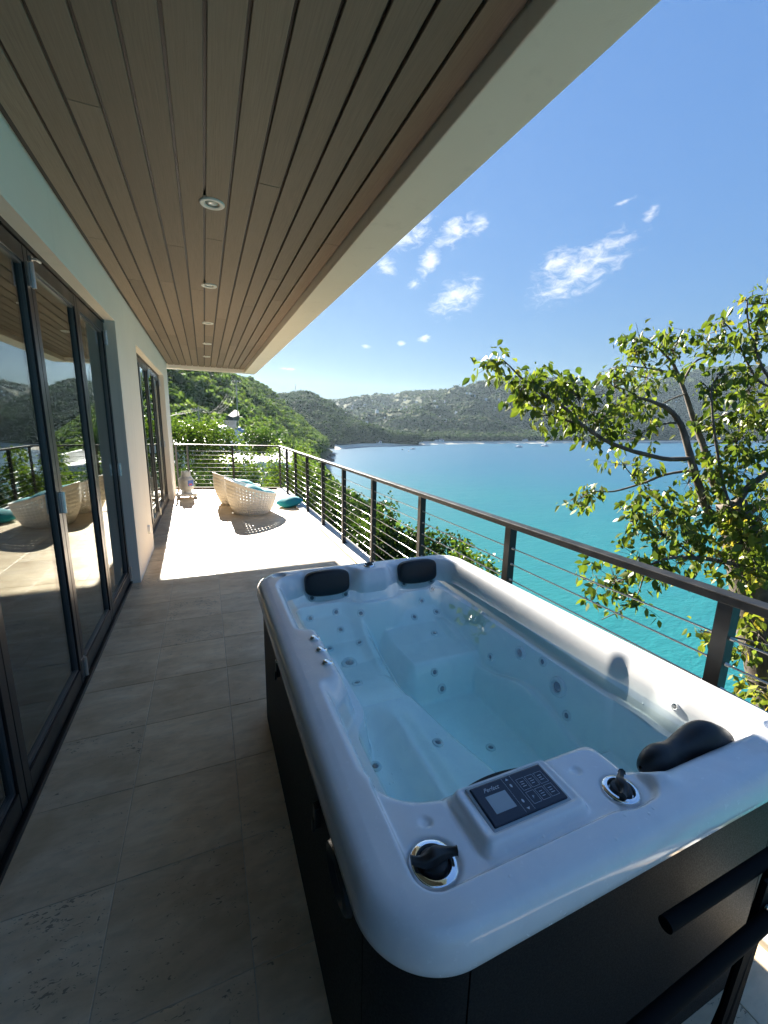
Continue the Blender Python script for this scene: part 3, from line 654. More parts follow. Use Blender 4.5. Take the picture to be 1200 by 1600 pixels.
def seat_z(u, v):
    lounge = np.interp(v, [.25, .36, .5, .78, 1.0, 1.2, 1.42, 1.60, 1.74, 1.86], [.56, .52, .50, .52, .57, .545, .50, .53, .63, .78])
    lounge = lounge + .045*np.exp(-((u-.43)/.06)**2)*sst(1.02, .8, v)*sst(.3, .45, v) + .05*sst(.22, .12, u)
    lounge = lounge + .03*sst(.50, .60, u)*sst(1.0, 1.3, v)
    floor = .33 + 0*u
    edge = np.interp(v, [.3, .55, .8, 1.02, 1.22, 1.4, 1.9], [.80, .74, .67, .60, .585, .62, .66])
    S = lounge*(1-sst(edge-.08, edge+.09, u)) + floor*sst(edge-.08, edge+.09, u)
    br = np.interp(v, [1.15, 1.5, 1.66, 1.76, 1.86], [.52, .50, .53, .62, .78])
    S = smax(S, br*sst(1.08, 1.30, v)*sst(.56, .72, u), .06)
    fr = np.interp(v, [.1, .2, .34, .5, .62], [.74, .60, .51, .52, .53])
    S = smax(S, fr*sst(.66, .48, v)*sst(.66, .82, u), .06)
    S = smax(S, (.50+.04*np.sin(v*9))*sst(.96, 1.08, u), .06)                # bench along the sea side
    return S
def tub_z(u, v):
    sd = basin_sd(u, v); d = -sd
    # rounded shoulder, slanting wall, step under the water line
    t = np.clip((d+.030)/.062, 0, 1); drop = 3.3*.062*(t**3 - .5*t**4) + 3.3*np.maximum(d-.032, 0)
    wall = ZT - drop
    ledge = .70 - np.maximum(d-.085, 0)*6
    z = smax(np.maximum(wall, np.minimum(ledge, .70)), np.where(d > .02, seat_z(u, v), -1), .05)
    z = np.where(d < .02, wall, z)
    # sunken console at the near end
    con = sdbox(u, v, .108, .705, .083, .40, .05); con = smin(con, sdbox(u, v, .60, .745, .072, .3, .05), .03)
    k = sst(.006, -.012, con)*(d < 0.015)
    z = z - .020*k
    pod = sdbox(u, v, .272, .545, .118, .262, .018); z = z + .024*sst(.012, -.004, pod)*sst(.02, -.004, -sd-.02)
    for gu in (.262, .556): z = z - .006*np.exp(-((u-gu)/.010)**2)*sst(.10, .14, v)*(d < 0.0)*k
    tray = sdbox(u, v, .290, .530, .136, .254, .010); z = z - .004*sst(.003, -.002, tray)
    for (a, b, r_, dp) in ((.163, .146, .058, .012), (.665, .128, .050, .008)): z = z - dp*sst(r_, r_-.014, np.hypot(u-a, v-b))
    for (a, b, r_, dp) in ((.190, .232, .016, .005), (.612, .215, .016, .005), (.135, 1.868, .040, .016), (1.268, 1.872, .040, .016), (1.262, .088, .042, .014), (.69, 1.862, .045, .006)):
        z = z - dp*sst(r_, r_*.55, np.hypot(u-a, v-b))
    # scooped lip at both sides of the near pillow
    z = z + .010*np.exp(-(((u-.775)/.03)**2+((v-.105)/.03)**2))
    # recesses that hold the back pillows
    for a in (.405, 1.005): z = z - .010*sst(.02, -.02, sdbox(u, v, a-.15, a+.15, 1.80, 1.885, .03))
    # seam line along the near-left shoulder
    return z
def rrect(off, n=840, rc=.165):
    W_, L_, r = TW-2*off, TL-2*off, rc-off*.75
    segs = [((off+r, off), (TW-off-r, off)), 'c', ((TW-off, off+r), (TW-off, TL-off-r)), 'c', ((TW-off-r, TL-off), (off+r, TL-off)), 'c', ((off, TL-off-r), (off, off+r)), 'c']
    cc = [(TW-off-r, off+r, -90), (TW-off-r, TL-off-r, 0), (off+r, TL-off-r, 90), (off+r, off+r, 180)]
    lens_ = [W_-2*r, math.pi*r/2, L_-2*r, math.pi*r/2, W_-2*r, math.pi*r/2, L_-2*r, math.pi*r/2]; out = []
    w0 = [TW-2*rc, math.pi*rc/2, TL-2*rc, math.pi*rc/2]*2; cum = np.concatenate([[0], np.cumsum(w0)])
    for s in np.linspace(0, cum[-1], n, endpoint=False):
        i = int(np.searchsorted(cum, s, 'right')-1); t = (s-cum[i])/w0[i]
        if i % 2 == 0: (x0, y0), (x1, y1) = segs[i]; out.append((x0+(x1-x0)*t, y0+(y1-y0)*t))
        else:
            cx, cy_, a0 = cc[i//2]; a = R(a0+90*t); out.append((cx+r*math.cos(a), cy_+r*math.sin(a)))
    return np.array(out)
NR = 1000
loops = []
for off, z in ((.030, ZL+.004), (.012, ZL-.004), (.004, ZL-.006), (.0, ZL), (.0005, ZL+.018), (.003, ZL+.042), (.008, ZL+.058), (.016, ZL+.071), (.026, ZL+.079), (.040, ZT-.002), (.056, None)):
    q = rrect(off, NR); zz = tub_z(q[:, 0], q[:, 1]) if z is None else np.full(NR, z); loops.append(np.column_stack([q, zz]))
q0 = rrect(.056, NR); cen = np.array([TW/2, TL/2])
ts = np.concatenate([np.linspace(1, .60, 150)[1:], np.linspace(.60, .02, 75)[1:]])
for t in ts:
    q = cen + (q0-cen)*t; loops.append(np.column_stack([q, tub_z(q[:, 0], q[:, 1])]))
V = np.concatenate(loops); nl = len(loops); idx = np.arange(nl*NR).reshape(nl, NR); nx = np.roll(idx, -1, 1)
Fq = np.stack([idx[:-1], nx[:-1], nx[1:], idx[1:]], -1).reshape(-1, 4)
shell = link('shell', np_mesh('shell', V, Fq, MT['acrylic'], True), tub)
bmx = bmesh.new(); bmx.from_mesh(shell.data); bmx.verts.ensure_lookup_table(); bmx.faces.new([bmx.verts[i] for i in idx[-1]]); bmx.normal_update(); bmx.to_mesh(shell.data); bmx.free()
ws = shell.modifiers.new('smooth', 'SMOOTH'); ws.factor = .5; ws.iterations = 4
# cabinet: four panels and corner posts
def skirt(name, pts, z0, z1, th=.02, parent=tub):
    mb = MB(); n = len(pts); inn = []
    for i in range(n):
        p = Vector(pts[i]); a = Vector(pts[max(i-1, 0)]); b = Vector(pts[min(i+1, n-1)]); t = (b-a).normalized(); inn.append(p+Vector((-t.y, t.x))*th)
    mb.v = [(p[0], p[1], z0) for p in pts]+[(p[0], p[1], z1) for p in pts]+[(p[0], p[1], z0) for p in inn]+[(p[0], p[1], z1) for p in inn]
    for i in range(n-1): mb.f += [(i, i+1, n+i+1, n+i), (2*n+i+1, 2*n+i, 3*n+i, 3*n+i+1), (n+i, n+i+1, 3*n+i+1, 3*n+i), (i+1, i, 2*n+i, 2*n+i+1)]
    mb.f += [(0, n, 3*n, 2*n), (n-1, 3*n-1, 4*n-1, 2*n-1)]
    return mb.build(name, MT['skirt'], parent, smooth=35)
so_ = .028; rc_ = .15
sides = {'front': ((so_+rc_+.004, so_), (TW-so_-rc_-.004, so_)), 'right': ((TW-so_, so_+rc_+.004), (TW-so_, TL-so_-rc_-.004)), 'back': ((TW-so_-rc_-.004, TL-so_), (so_+rc_+.004, TL-so_)), 'left': ((so_, TL-so_-rc_-.004), (so_, so_+rc_+.004))}
for a, b in sides.values(): skirt('cabinet_panel', [(a[0]+(b[0]-a[0])*t, a[1]+(b[1]-a[1])*t) for t in (0, .33, .66, 1)], .03, ZL+.002)
for cx, cy_, a0 in ((TW-so_-rc_, so_+rc_, -90), (TW-so_-rc_, TL-so_-rc_, 0), (so_+rc_, TL-so_-rc_, 90), (so_+rc_, so_+rc_, 180)):
    skirt('cabinet_corner', [(cx+rc_*math.cos(R(a0+q)), cy_+rc_*math.sin(R(a0+q))) for q in np.linspace(0, 90, 11)], .03, ZL+.002)
b = MB(); b.box(.05, TW-.05, .05, TL-.05, .0, .04); b.build('base', MT['blackp'], tub)
# side fittings: latches and an oval grip
for vv, zz in ((1.236, .677), (.542, .622)):
    l = MB(); l.box(so_-.016, so_+.001, vv-.014, vv+.014, zz-.035, zz+.035); l.box(so_-.022, so_-.014, vv-.008, vv+.008, zz-.05, zz-.01); l.build('latch', MT['blackp'], tub, bevel=.003)
gr = MB(); n = 28
for s_, xo in ((1, .012), (.8, .016), (.62, .004)): gr.v += [(so_-xo, .335+.085*s_*math.cos(2*math.pi*i/n), .655+.05*s_*math.sin(2*math.pi*i/n)) for i in range(n)]
gr.v += [(so_+.001, .335+.09*math.cos(2*math.pi*i/n), .655+.054*math.sin(2*math.pi*i/n)) for i in range(n)]
gr.f += [(i, (i+1) % n, n+(i+1) % n, n+i) for i in range(n)]+[(n+i, n+(i+1) % n, 2*n+(i+1) % n, 2*n+i) for i in range(n)]+[tuple(range(2*n, 3*n))]+[(3*n+i, 3*n+(i+1) % n, (i+1) % n, i) for i in range(n)]
gr.build('side_grip', MT['blackp'], tub, smooth=40)
# jets
def tz(u, v): return float(tub_z(np.array([u]), np.array([v]))[0])
def frame_at(u, v):
    e = .006; nrm = Vector((tz(u-e, v)-tz(u+e, v), tz(u, v-e)-tz(u, v+e), 2*e)).normalized(); return Vector((u, v, tz(u, v))), nrm
jm = MB(); jm.lathe([(.0135, .0005), (.0145, .006), (.019, .0085), (.0245, .0065), (.027, .0), (.027, -.01)], 20); jm = jm.mesh('jet', MT['jetw'], 40)
nm = MB(); nm.lathe([(.0005, .0065), (.005, .0055), (.0085, .003), (.0136, .001), (.0136, -.008)], 16); nm = nm.mesh('nozzle', MT['jetd'], 40)
def ray_hit(px, py, z0=.1):
    d = (_f + _r2*(px-600)/F - _u2*(py-800)/F); best = None
    for s in np.linspace(.6, 4.5, 4000):
        P = CAM+d*s; u, v = P[0]-TX, P[1]-TY
        if P[2] < .80 and 0 < u < TW and 0 < v < TL and P[2] <= tz_fast(u, v): return u, v
    return None
_gu = np.linspace(0, TW, 271); _gv = np.linspace(0, TL, 393); _GZ = tub_z(*np.meshgrid(_gu, _gv, indexing='ij'))
def tz_fast(u, v): return _GZ[min(270, int(round(u/TW*270))), min(392, int(round(v/TL*392)))]
c1 = lambda x, y: (380+x/2.857, 840+y/2.857); c2 = lambda x, y: (780+x/2.857, 900+y/2.857)
JETS = [c1(310,272), c1(463,254), c1(418,334), c1(302,363), c1(438,413), c1(388,497), c1(523,469), c1(530,330), c1(770,355), c1(870,332), c1(803,287), c1(858,428), c1(725,204), c1(848,188), c1(853,226), c1(853,600), c1(585,1025), c1(860,920), c1(1103,531), c1(1095,943), c2(185,375), c2(285,640)]
BIG = [(c2(760,585), .55), (c1(475,563), 1.55), (c2(87,358), 1.25), (c2(250,495), 1.65), (c1(508,652), .95), (c1(885,677), .95)]
for (p_, sc_) in [(j, .82) for j in JETS]+BIG:
    h = ray_hit(*p_)
    if not h: continue
    P, nr = frame_at(*h)
    o = link('jet', jm, tub); o.location = P+nr*.001; o.rotation_euler = nr.to_track_quat('Z', 'Y').to_euler(); o.scale = (sc_,)*3
    o2 = link('nozzle', nm, o)
# air buttons on the arm rest
bt = MB(); bt.lathe([(.020, -.006), (.020, .004), (.016, .0075), (.010, .008), (.009, .006), (.001, .006)], 20); bt = bt.mesh('air_button', MT['chrome'], 35)
for u, v in ((.152, 1.09), (.154, .995), (.152, .90)):
    P, nr = frame_at(u, v); o = link('air_button', bt, tub); o.location = P; o.rotation_euler = (nr*.7+Vector((.45, 0, .4))).normalized().to_track_quat('Z', 'Y').to_euler(); o.scale = (.8, 1.1, 1)
# diverter valves
def valve(u, v, rad, ang, dz=0):
    z = tz(u, v)+dz; ring = MB(); k = rad/.05
    ring.lathe([(r*k, zz*k) for r, zz in ((.050, -.012), (.051, .004), (.049, .012), (.043, .0165), (.036, .0165), (.032, .012), (.031, .004), (.002, .003))], 36)
    o = ring.build('valve_ring', MT['chrome'], tub, smooth=40); o.location = (u, v, z); o.rotation_euler = (0, 0, R(ang))
    kn = MB(); kn.lathe([(r*k, zz*k) for r, zz in ((.029, .003), (.029, .014), (.026, .020), (.020, .022), (.001, .0225))], 28); kn.build('knob', MT['blackp'], o, smooth=40)
    bar = MB(); nn = 17; hh = []
    for i in range(nn):
        s = -1+2*i/(nn-1); x = s*.047*k; wd = (.0085+.008*math.exp(-(s/.45)**2))*k; yy = .006*k*math.sin(s*2.6); top = (.034+.010*math.exp(-(s/.5)**2)+.006*abs(s)**3)*k; bot = (.018+.010*abs(s)**2)*k
        hh += [(x, yy-wd, bot), (x, yy-wd*.75, top-.004*k), (x, yy, top), (x, yy+wd*.75, top-.004*k), (x, yy+wd, bot)]
    bar.v = hh; bar.f = [(i*5+j, (i+1)*5+j, (i+1)*5+j+1, i*5+j+1) for i in range(nn-1) for j in range(4)]+[(i*5+4, (i+1)*5+4, (i+1)*5, i*5) for i in range(nn-1)]+[(4,3,2,1,0), tuple((nn-1)*5+j for j in range(5))]
    bar.build('grip_bar', MT['blackp'], o, smooth=40, bevel=.0015)
    return o
valve(.163, .146, .052, 165); valve(.665, .128, .044, 35); valve(.69, 1.862, .034, 20)
# back pillows and the saddle shaped one at the near end
def superq(a, b, c, n1=.35, n2=.35, nu=40, nv=20):
    mb = MB(); sg = lambda t, e: math.copysign(abs(t)**e, t)
    for i in range(nv+1):
        ph = -math.pi/2+math.pi*i/nv
        for j in range(nu):
            th = 2*math.pi*j/nu; cp_ = sg(math.cos(ph), n1); mb.v.append((a*cp_*sg(math.cos(th), n2), b*cp_*sg(math.sin(th), n2), c*sg(math.sin(ph), n1)))
    mb.f = [(i*nu+j, i*nu+(j+1) % nu, (i+1)*nu+(j+1) % nu, (i+1)*nu+j) for i in range(nv) for j in range(nu)]; return mb
for u in (.405, 1.005):
    mb = superq(.132, .034, .068, .45, .4); mb.v = [(x, y-.012*math.cos(x*11)+.010, z*(1+.10*math.cos(x*13))) for x, y, z in mb.v]
    o = mb.build('head_pillow', MT['pillow'], tub, True); o.location = (u, 1.808, .812); o.rotation_euler = (R(-10), 0, 0)
mb = MB(); N_ = 44; M_ = 28
for i in range(N_+1):
    x = -.178+.356*i/N_; end = max(0, 1-(abs(x)/.1785)**6)**.5
    r_ = (.040 + .012*math.exp(-((x+.120)/.045)**2) + .017*math.exp(-((x-.055)/.070)**2))*end; zc = .004*math.exp(-((x+.12)/.05)**2) + .024*math.exp(-((x-.06)/.08)**2) - .012
    for j in range(M_): mb.v.append((x, r_*.78*math.cos(2*math.pi*j/M_)+.014*math.exp(-((x-.03)/.1)**2), zc+r_*math.sin(2*math.pi*j/M_)))
mb.f = [(i*M_+j, (i+1)*M_+j, (i+1)*M_+(j+1) % M_, i*M_+(j+1) % M_) for i in range(N_) for j in range(M_)]
o = mb.build('head_pillow', MT['pillow'], tub, True); o.location = (.968, .158, .838); o.rotation_euler = (R(14), 0, R(-4))
# control panel
pz = tz(.41, .195)
cp = MB(); cp.box(-.105, .105, -.05, .05, 0, .007); cp = cp.build('control_panel', MT['panel'], tub, bevel=.003); cp.location = (.410, .195, pz+.001); cp.rotation_euler = (R(3), 0, 0)
bz = MB(); bz.box(-.112, .112, -.0575, .0575, -.004, .003); bz.build('bezel', MT['lcd'], cp, bevel=.004)
sc_ = MB(); sc_.box(-.082, -.026, -.026, .018, .0065, .0076); sc_.build('screen', MT['lcd'], cp)
def tri(cx, cy_, s, up): return [(cx-s, cy_-s*.7*up), (cx+s, cy_-s*.7*up), (cx, cy_+s*.7*up)]
ic = MB(); zi = .0074
def poly2(p): 
    o = len(ic.v); ic.v += [(x, y, zi) for x, y in p]; ic.f.append(tuple(range(o, o+len(p))) if sum((p[i][0]*p[(i+1) % len(p)][1]-p[(i+1) % len(p)][0]*p[i][1]) for i in range(len(p))) > 0 else tuple(range(o+len(p)-1, o-1, -1)))
def ringline(x0, x1, y0, y1, w=.0007):
    for a in ((x0, x1, y0, y0+w), (x0, x1, y1-w, y1), (x0, x0+w, y0+w, y1-w), (x1-w, x1, y0+w, y1-w)): poly2([(a[0], a[2]), (a[1], a[2]), (a[1], a[3]), (a[0], a[3])])
poly2(tri(-.004, .040, .0045, 1)); poly2(tri(-.004, -.040, .0045, -1))
for yy in (.022, -.020):
    poly2([(-.004+.0028*math.cos(q*.52), yy+.0048*math.sin(q*.52)) for q in range(12)])
for xx in (-.016, .009): poly2([(xx, -.046), (xx+.0006, -.046), (xx+.0006, .046), (xx, .046)])
for i in range(3):
    for j in range(2):
        x0 = .016+i*.027; y0 = -.036+j*.036; ringline(x0, x0+.023, y0, y0+.031)
        if (i, j) != (0, 0):
            for q in range(3): poly2([(x0+.006, y0+.009+q*.006), (x0+.017-.002*((q+i) % 2), y0+.009+q*.006), (x0+.017-.002*((q+i) % 2), y0+.0105+q*.006), (x0+.006, y0+.0105+q*.006)])
ic.build('button_icons', MT['ink'], cp)
def text(s, size, loc, parent, mat, shear=0):
    c = bpy.data.curves.new('lettering', 'FONT'); c.body = s; c.size = size; c.shear = shear; c.extrude = .0002
    t = bpy.data.objects.new('tmp', c); COL.objects.link(t); bpy.context.view_layer.update()
    me = bpy.data.meshes.new_from_object(t.evaluated_get(bpy.context.evaluated_depsgraph_get())); bpy.data.objects.remove(t); me.materials.clear(); me.materials.append(mat)
    o = link('lettering', me, parent); o.location = loc; return o
text('Perfect', .015, (-.078, .027, .0075), cp, MT['ink'], .45); text('P', .010, (.0245, -.024, .0075), cp, MT['ink'])
# filter lid lip showing behind the console
fl = MB(); n = 18
arc = [(.285+.25*i/n, .272+.020*math.sin(math.pi*i/n)) for i in range(n+1)]
fl.v = [(x, y, .800) for x, y in arc]+[(x, y, .842) for x, y in arc]+[(x, .262, .842) for x, y in arc]
fl.f = [(i, i+1, n+2+i, n+1+i) for i in range(n)]+[(n+1+i, n+2+i, 2*n+3+i, 2*n+2+i) for i in range(n)]
fl.build('filter_lid', MT['skirt'], tub, smooth=40)
# water: closed body whose sides and floor are buried in the shell
pts2 = []
for i in range(160):
    a = 2*math.pi*i/160; dx, dy = math.cos(a), math.sin(a); lo, hi = 0.0, 1.2
    cu, cv = .68, 1.0
    for _ in range(40):
        mid = (lo+hi)/2
        if float(basin_sd(np.array([cu+dx*mid]), np.array([cv+dy*mid]))[0]) < -.002: lo = mid
        else: hi = mid
    pts2.append((TX+cu+dx*lo, TY+cv+dy*lo))
wm = MB(); n = len(pts2); wm.v = [(x, y, .11) for x, y in pts2]+[(x, y, ZW) for x, y in pts2]
wm.f = [(i, (i+1) % n, n+(i+1) % n, n+i) for i in range(n)]+[tuple(range(n-1, -1, -1)), tuple(range(n, 2*n))]
tag(wm.build('tub_water', MT['water']), 'clear pale blue still water filling the hot tub', 'water')

# the sea side of the tub runs slightly out of parallel: wider at the near end
def flare(x, y): return x + (.050 - .075*(y/TL))*np.clip(x/TW, 0, 1)
for o in list(tub.children):
    if tuple(o.location) == (0, 0, 0):
        co = np.empty(len(o.data.vertices)*3, np.float32); o.data.vertices.foreach_get('co', co); co = co.reshape(-1, 3); co[:, 0] = flare(co[:, 0], co[:, 1]); o.data.vertices.foreach_set('co', co.ravel()); o.data.update()
    else: o.location.x = float(flare(o.location.x, o.location.y))
for v in bpy.data.objects['tub_water'].data.vertices: v.co.x = float(TX+flare(v.co.x-TX, v.co.y-TY))
# black tubular cover lifter at the near right corner
cl = empty('cover_lifter', (1.0, .36, 0)); tag(cl, 'black tubular metal frame in front of the tub cabinet', 'cover lifter'); CB = (1.0, .36, 0)
a = MB(); a.tube([(.835, .395, .70), (1.36, .395, .70)], .0155, 16); rel(a.build('roller_tube', MT['lifter'], cl, smooth=40), CB)
a = MB(); a.tube([(.60, .335, .60), (1.18, .345, .62)], .0155, 16); rel(a.build('lower_tube', MT['lifter'], cl, smooth=40), CB)
a = MB(); a.add([(1.14,.36,.70),(1.19,.36,.70),(1.15,.36,.22),(1.08,.36,.22),(1.14,.368,.70),(1.19,.368,.70),(1.15,.368,.22),(1.08,.368,.22)], [(0,1,2,3),(7,6,5,4),(4,5,1,0),(5,6,2,1),(6,7,3,2),(7,4,0,3)]); rel(a.build('bracket', MT['lifter'], cl), CB)
a = MB(); a.tube([(1.02, .37, .0), (1.12, .37, .30), (1.19, .375, .70)], .013, 12); rel(a.build('upright', MT['lifter'], cl, smooth=40), CB)
for x, y, z in ((1.145, .355, .635), (1.09, .355, .26)):
    a = MB(); a.lathe([(.007, 0), (.007, .004), (.004, .006), (.001, .006)], 10, (x, y, z), Matrix.Rotation(R(90), 3, 'X')); rel(a.build('bolt', MT['steel'], cl, smooth=40), CB)
# ------------------------------------------------------------------ woven armchairs, cushions, gas bottle
def chair(name, loc, rz, label):
    root = empty(name, loc, rz); root.scale = (.86, .86, .90); tag(root, label, 'armchair', 'woven armchairs on the terrace')
    # bowl wall, high at the back (-x), low in front (+x); a lattice of strips with square holes
    nt = 48; rows = 9; V = []; Fc = []
    hs, st = .022, .0; ths = []; 
    step = 2*math.pi/nt
    for i in range(nt): ths += [i*step, i*step+step*.76]
    nrow = rows*2
    def P(th, s):
        top = .56 - .175*math.cos(th) + .015*math.cos(2*th); h = .035 + (top-.035)*s
        b = .395+.155*math.sin(min(1, h/.50)*math.pi*.5); ex = 1.0+.03*math.cos(th)
        lean = 0.0
        return (b*ex*math.cos(th)+lean, b*1.02*math.sin(th), h)
    ss = [0.0]
    for j in range(rows): ss += [(j+.74)/rows, (j+1.0)/rows]
    ss = [0, .03] + [x for x in ss[1:-1]] + [1.0]; ss = sorted(set(ss)); m = len(ths); k = len(ss)
    for s in ss: V += [P(t, s) for t in ths]
    for j in range(k-1):
        for i in range(m):
            hole = (i % 2 == 1) and (ss[j+1]-ss[j] < .055) and 0 < j < k-2
            if not hole: Fc.append((j*m+i, j*m+(i+1) % m, (j+1)*m+(i+1) % m, (j+1)*m+i))
    mb = MB(); mb.add(V, Fc); o = mb.build('woven_shell', MT['wicker'], root, True); sd = o.modifiers.new('thick', 'SOLIDIFY'); sd.thickness = .012; sd.offset = -1
    rim = MB(); n = 72; rim.tube([P(2*math.pi*i/n, 1.0) for i in range(n+1)], .011, 8, False); rim.build('rim', MT['wicker'], root, True)
    ft = MB(); ft.lathe([(.30, .0), (.375, .0), (.385, .03), (.30, .03)], 40); ft.build('foot_ring', MT['wicker'], root, smooth=40)
    for (zz, hh, mt, nm_) in ((.30, .055, 'cush', 'seat_cushion'),):
        mb = superq(.46, .47, hh, .35, .9, 40, 14); mb.v = [(x, y, z+.012*math.cos(x*5)*math.cos(y*5)) for x, y, z in mb.v]; q = mb.build(nm_, MT[mt], root, True); q.location = (.05, 0, zz)
    mb = superq(.06, .34, .21, .5, .6, 36, 18); q = mb.build('back_cushion', MT['cush'], root, True); q.location = (-.38, 0, .50); q.rotation_euler = (0, R(-16), 0)
    return root
chair('armchair', (.755, 8.36, .0), R(8), 'white woven bowl armchair with punched holes, its shadow clear on the sunlit tiles')
chair('armchair', (.56, 9.40, .0), R(14), 'white woven bowl armchair standing behind the other by the end railing')
def pillow(loc, rot, size, mat, label, group='loose pillows on the terrace seats'):
    mb = superq(size[0], size[1], size[2], .9, .55, 40, 18)
    def pinch(x, y, z): f = max(0, 1-(abs(x/size[0])**3+abs(y/size[1])**3)*.35); return (x, y, z*f)
    mb.v = [pinch(*p) for p in mb.v]; o = mb.build('pillow', MT[mat], None, True); o.location = loc; o.rotation_euler = rot; tag(o, label, 'pillow', group); return o
pillow((1.55, 8.72, .105), (R(5), R(-10), R(25)), (.25, .22, .10), 'teal', 'teal pillow lying on the tiles beside the armchair')
pillow((.82, 8.22, .43), (R(14), R(28), R(-10)), (.20, .19, .075), 'teal', 'dark teal pillow leaning in the front of the nearer armchair')
pillow((1.02, 8.50, .37), (R(2), R(8), R(15)), (.21, .20, .06), 'tealp', 'pale teal pillow lying on the seat of the nearer armchair')
pillow((.70, 9.32, .44), (R(4), R(10), R(10)), (.21, .20, .07), 'teal', 'teal pillow lying on the seat of the armchair by the end railing')
# gas bottle on its slab
bx, by = -.46, 10.42
s = MB(); s.box(-.22, .22, -.19, .19, .05, .105); 
sl_ = s.build('paver_slab', MT['kerb'], None, bevel=.01); sl_.location = (bx, by, 0); 
lg = MB(); [lg.box(x-.03, x+.03, y-.03, y+.03, 0, .05) for x in (-.17, .17) for y in (-.14, .14)]; lg.build('leg', MT['concrete'], sl_)
tag(sl_, 'low pale slab under the gas bottle by the house wall', 'slab')
gb = empty('gas_bottle', (bx, by, .105)); tag(gb, 'grey steel propane gas bottle with a blue sticker', 'gas bottle')
b = MB(); b.lathe([(.001, .045), (.09, .05), (.135, .075), (.155, .12), (.157, .28), (.150, .325), (.125, .365), (.085, .39), (.04, .398), (.001, .4)], 36); b.build('body', MT['tank'], gb, True)
b = MB(); b.lathe([(.105, 0), (.112, 0), (.112, .06), (.105, .06)], 32); b.build('foot_ring', MT['tank'], gb, smooth=40)
b = MB(); n = 26
for zz, rr_ in ((.375, .098), (.475, .094), (.485, .098), (.475, .102), (.375, .104)): b.v += [(rr_*math.cos(R(-150+300*i/n)), rr_*math.sin(R(-150+300*i/n)), zz+.02*math.sin(i*.7)*(zz > .4)) for i in range(n+1)]
b.f = [(j*(n+1)+i, j*(n+1)+i+1, (j+1)*(n+1)+i+1, (j+1)*(n+1)+i) for j in range(4) for i in range(n)]; b.build('collar', MT['tank'], gb, True)
b = MB(); b.lathe([(.018, .39), (.018, .43), (.03, .43), (.03, .445), (.001, .446)], 14); b.build('valve', MT['brass'], gb, smooth=40)
for a0, a1, z0, z1, mt in ((-75, -18, .17, .30, 'lblue'), (-68, -40, .19, .225, 'lred')):
    b = MB(); n = 10; rr_ = .1585 if mt == 'lblue' else .1592
    b.v = [(rr_*math.cos(R(a0+(a1-a0)*i/n)), rr_*math.sin(R(a0+(a1-a0)*i/n)), z) for z in (z0, z1) for i in range(n+1)]; b.f = [(i, i+1, n+2+i, n+1+i) for i in range(n)]; b.build('sticker', MT[mt], gb, True)
# ------------------------------------------------------------------ the tree beside the terrace
TD = 5.6
def tp(px, py, dz=0): return Vector(at(px, py, TD+dz))
tree = empty('tree', tp(1290, 1420)); tag(tree, 'broad leafed tree with forked grey trunk growing beside the railing', 'tree'); TB = tuple(tree.location)
px2m = TD/F
def limb(name, pts, parent=tree, w=.29):
    P = [tp(p[0], p[1], p[3] if len(p) > 3 else 0) for p in pts]; rr_ = [p[2]*px2m*w for p in pts]
    # resample with a spline and small wobbles
    Q = []; RR = []; n = len(P)
    for i in range(n-1):
        p0, p1, p2, p3 = P[max(i-1, 0)], P[i], P[i+1], P[min(i+2, n-1)]
        for t in (0, .25, .5, .75):
            q = .5*((2*p1)+(p2-p0)*t+(2*p0-5*p1+4*p2-p3)*t*t+(3*p1-p0-3*p2+p3)*t**3)
            Q.append(q + mnoise.noise_vector(q*4)*.012); r_ = rr_[i]*(1-t)+rr_[i+1]*t; RR.append(r_*(1+.10*mnoise.noise(q*9)))
    Q.append(P[-1]); RR.append(rr_[-1])
    mb = MB(); mb.tube(Q, RR, 12 if rr_[0] > .05 else 7); rel(mb.build(name, MT['bark'], parent, True), TB); return Q
trunk = limb('trunk', [(1310,1500,96),(1255,1240,84),(1215,1080,76),(1190,980,70),(1172,890,62),(1155,830,52),(1142,785,42)], w=.47)
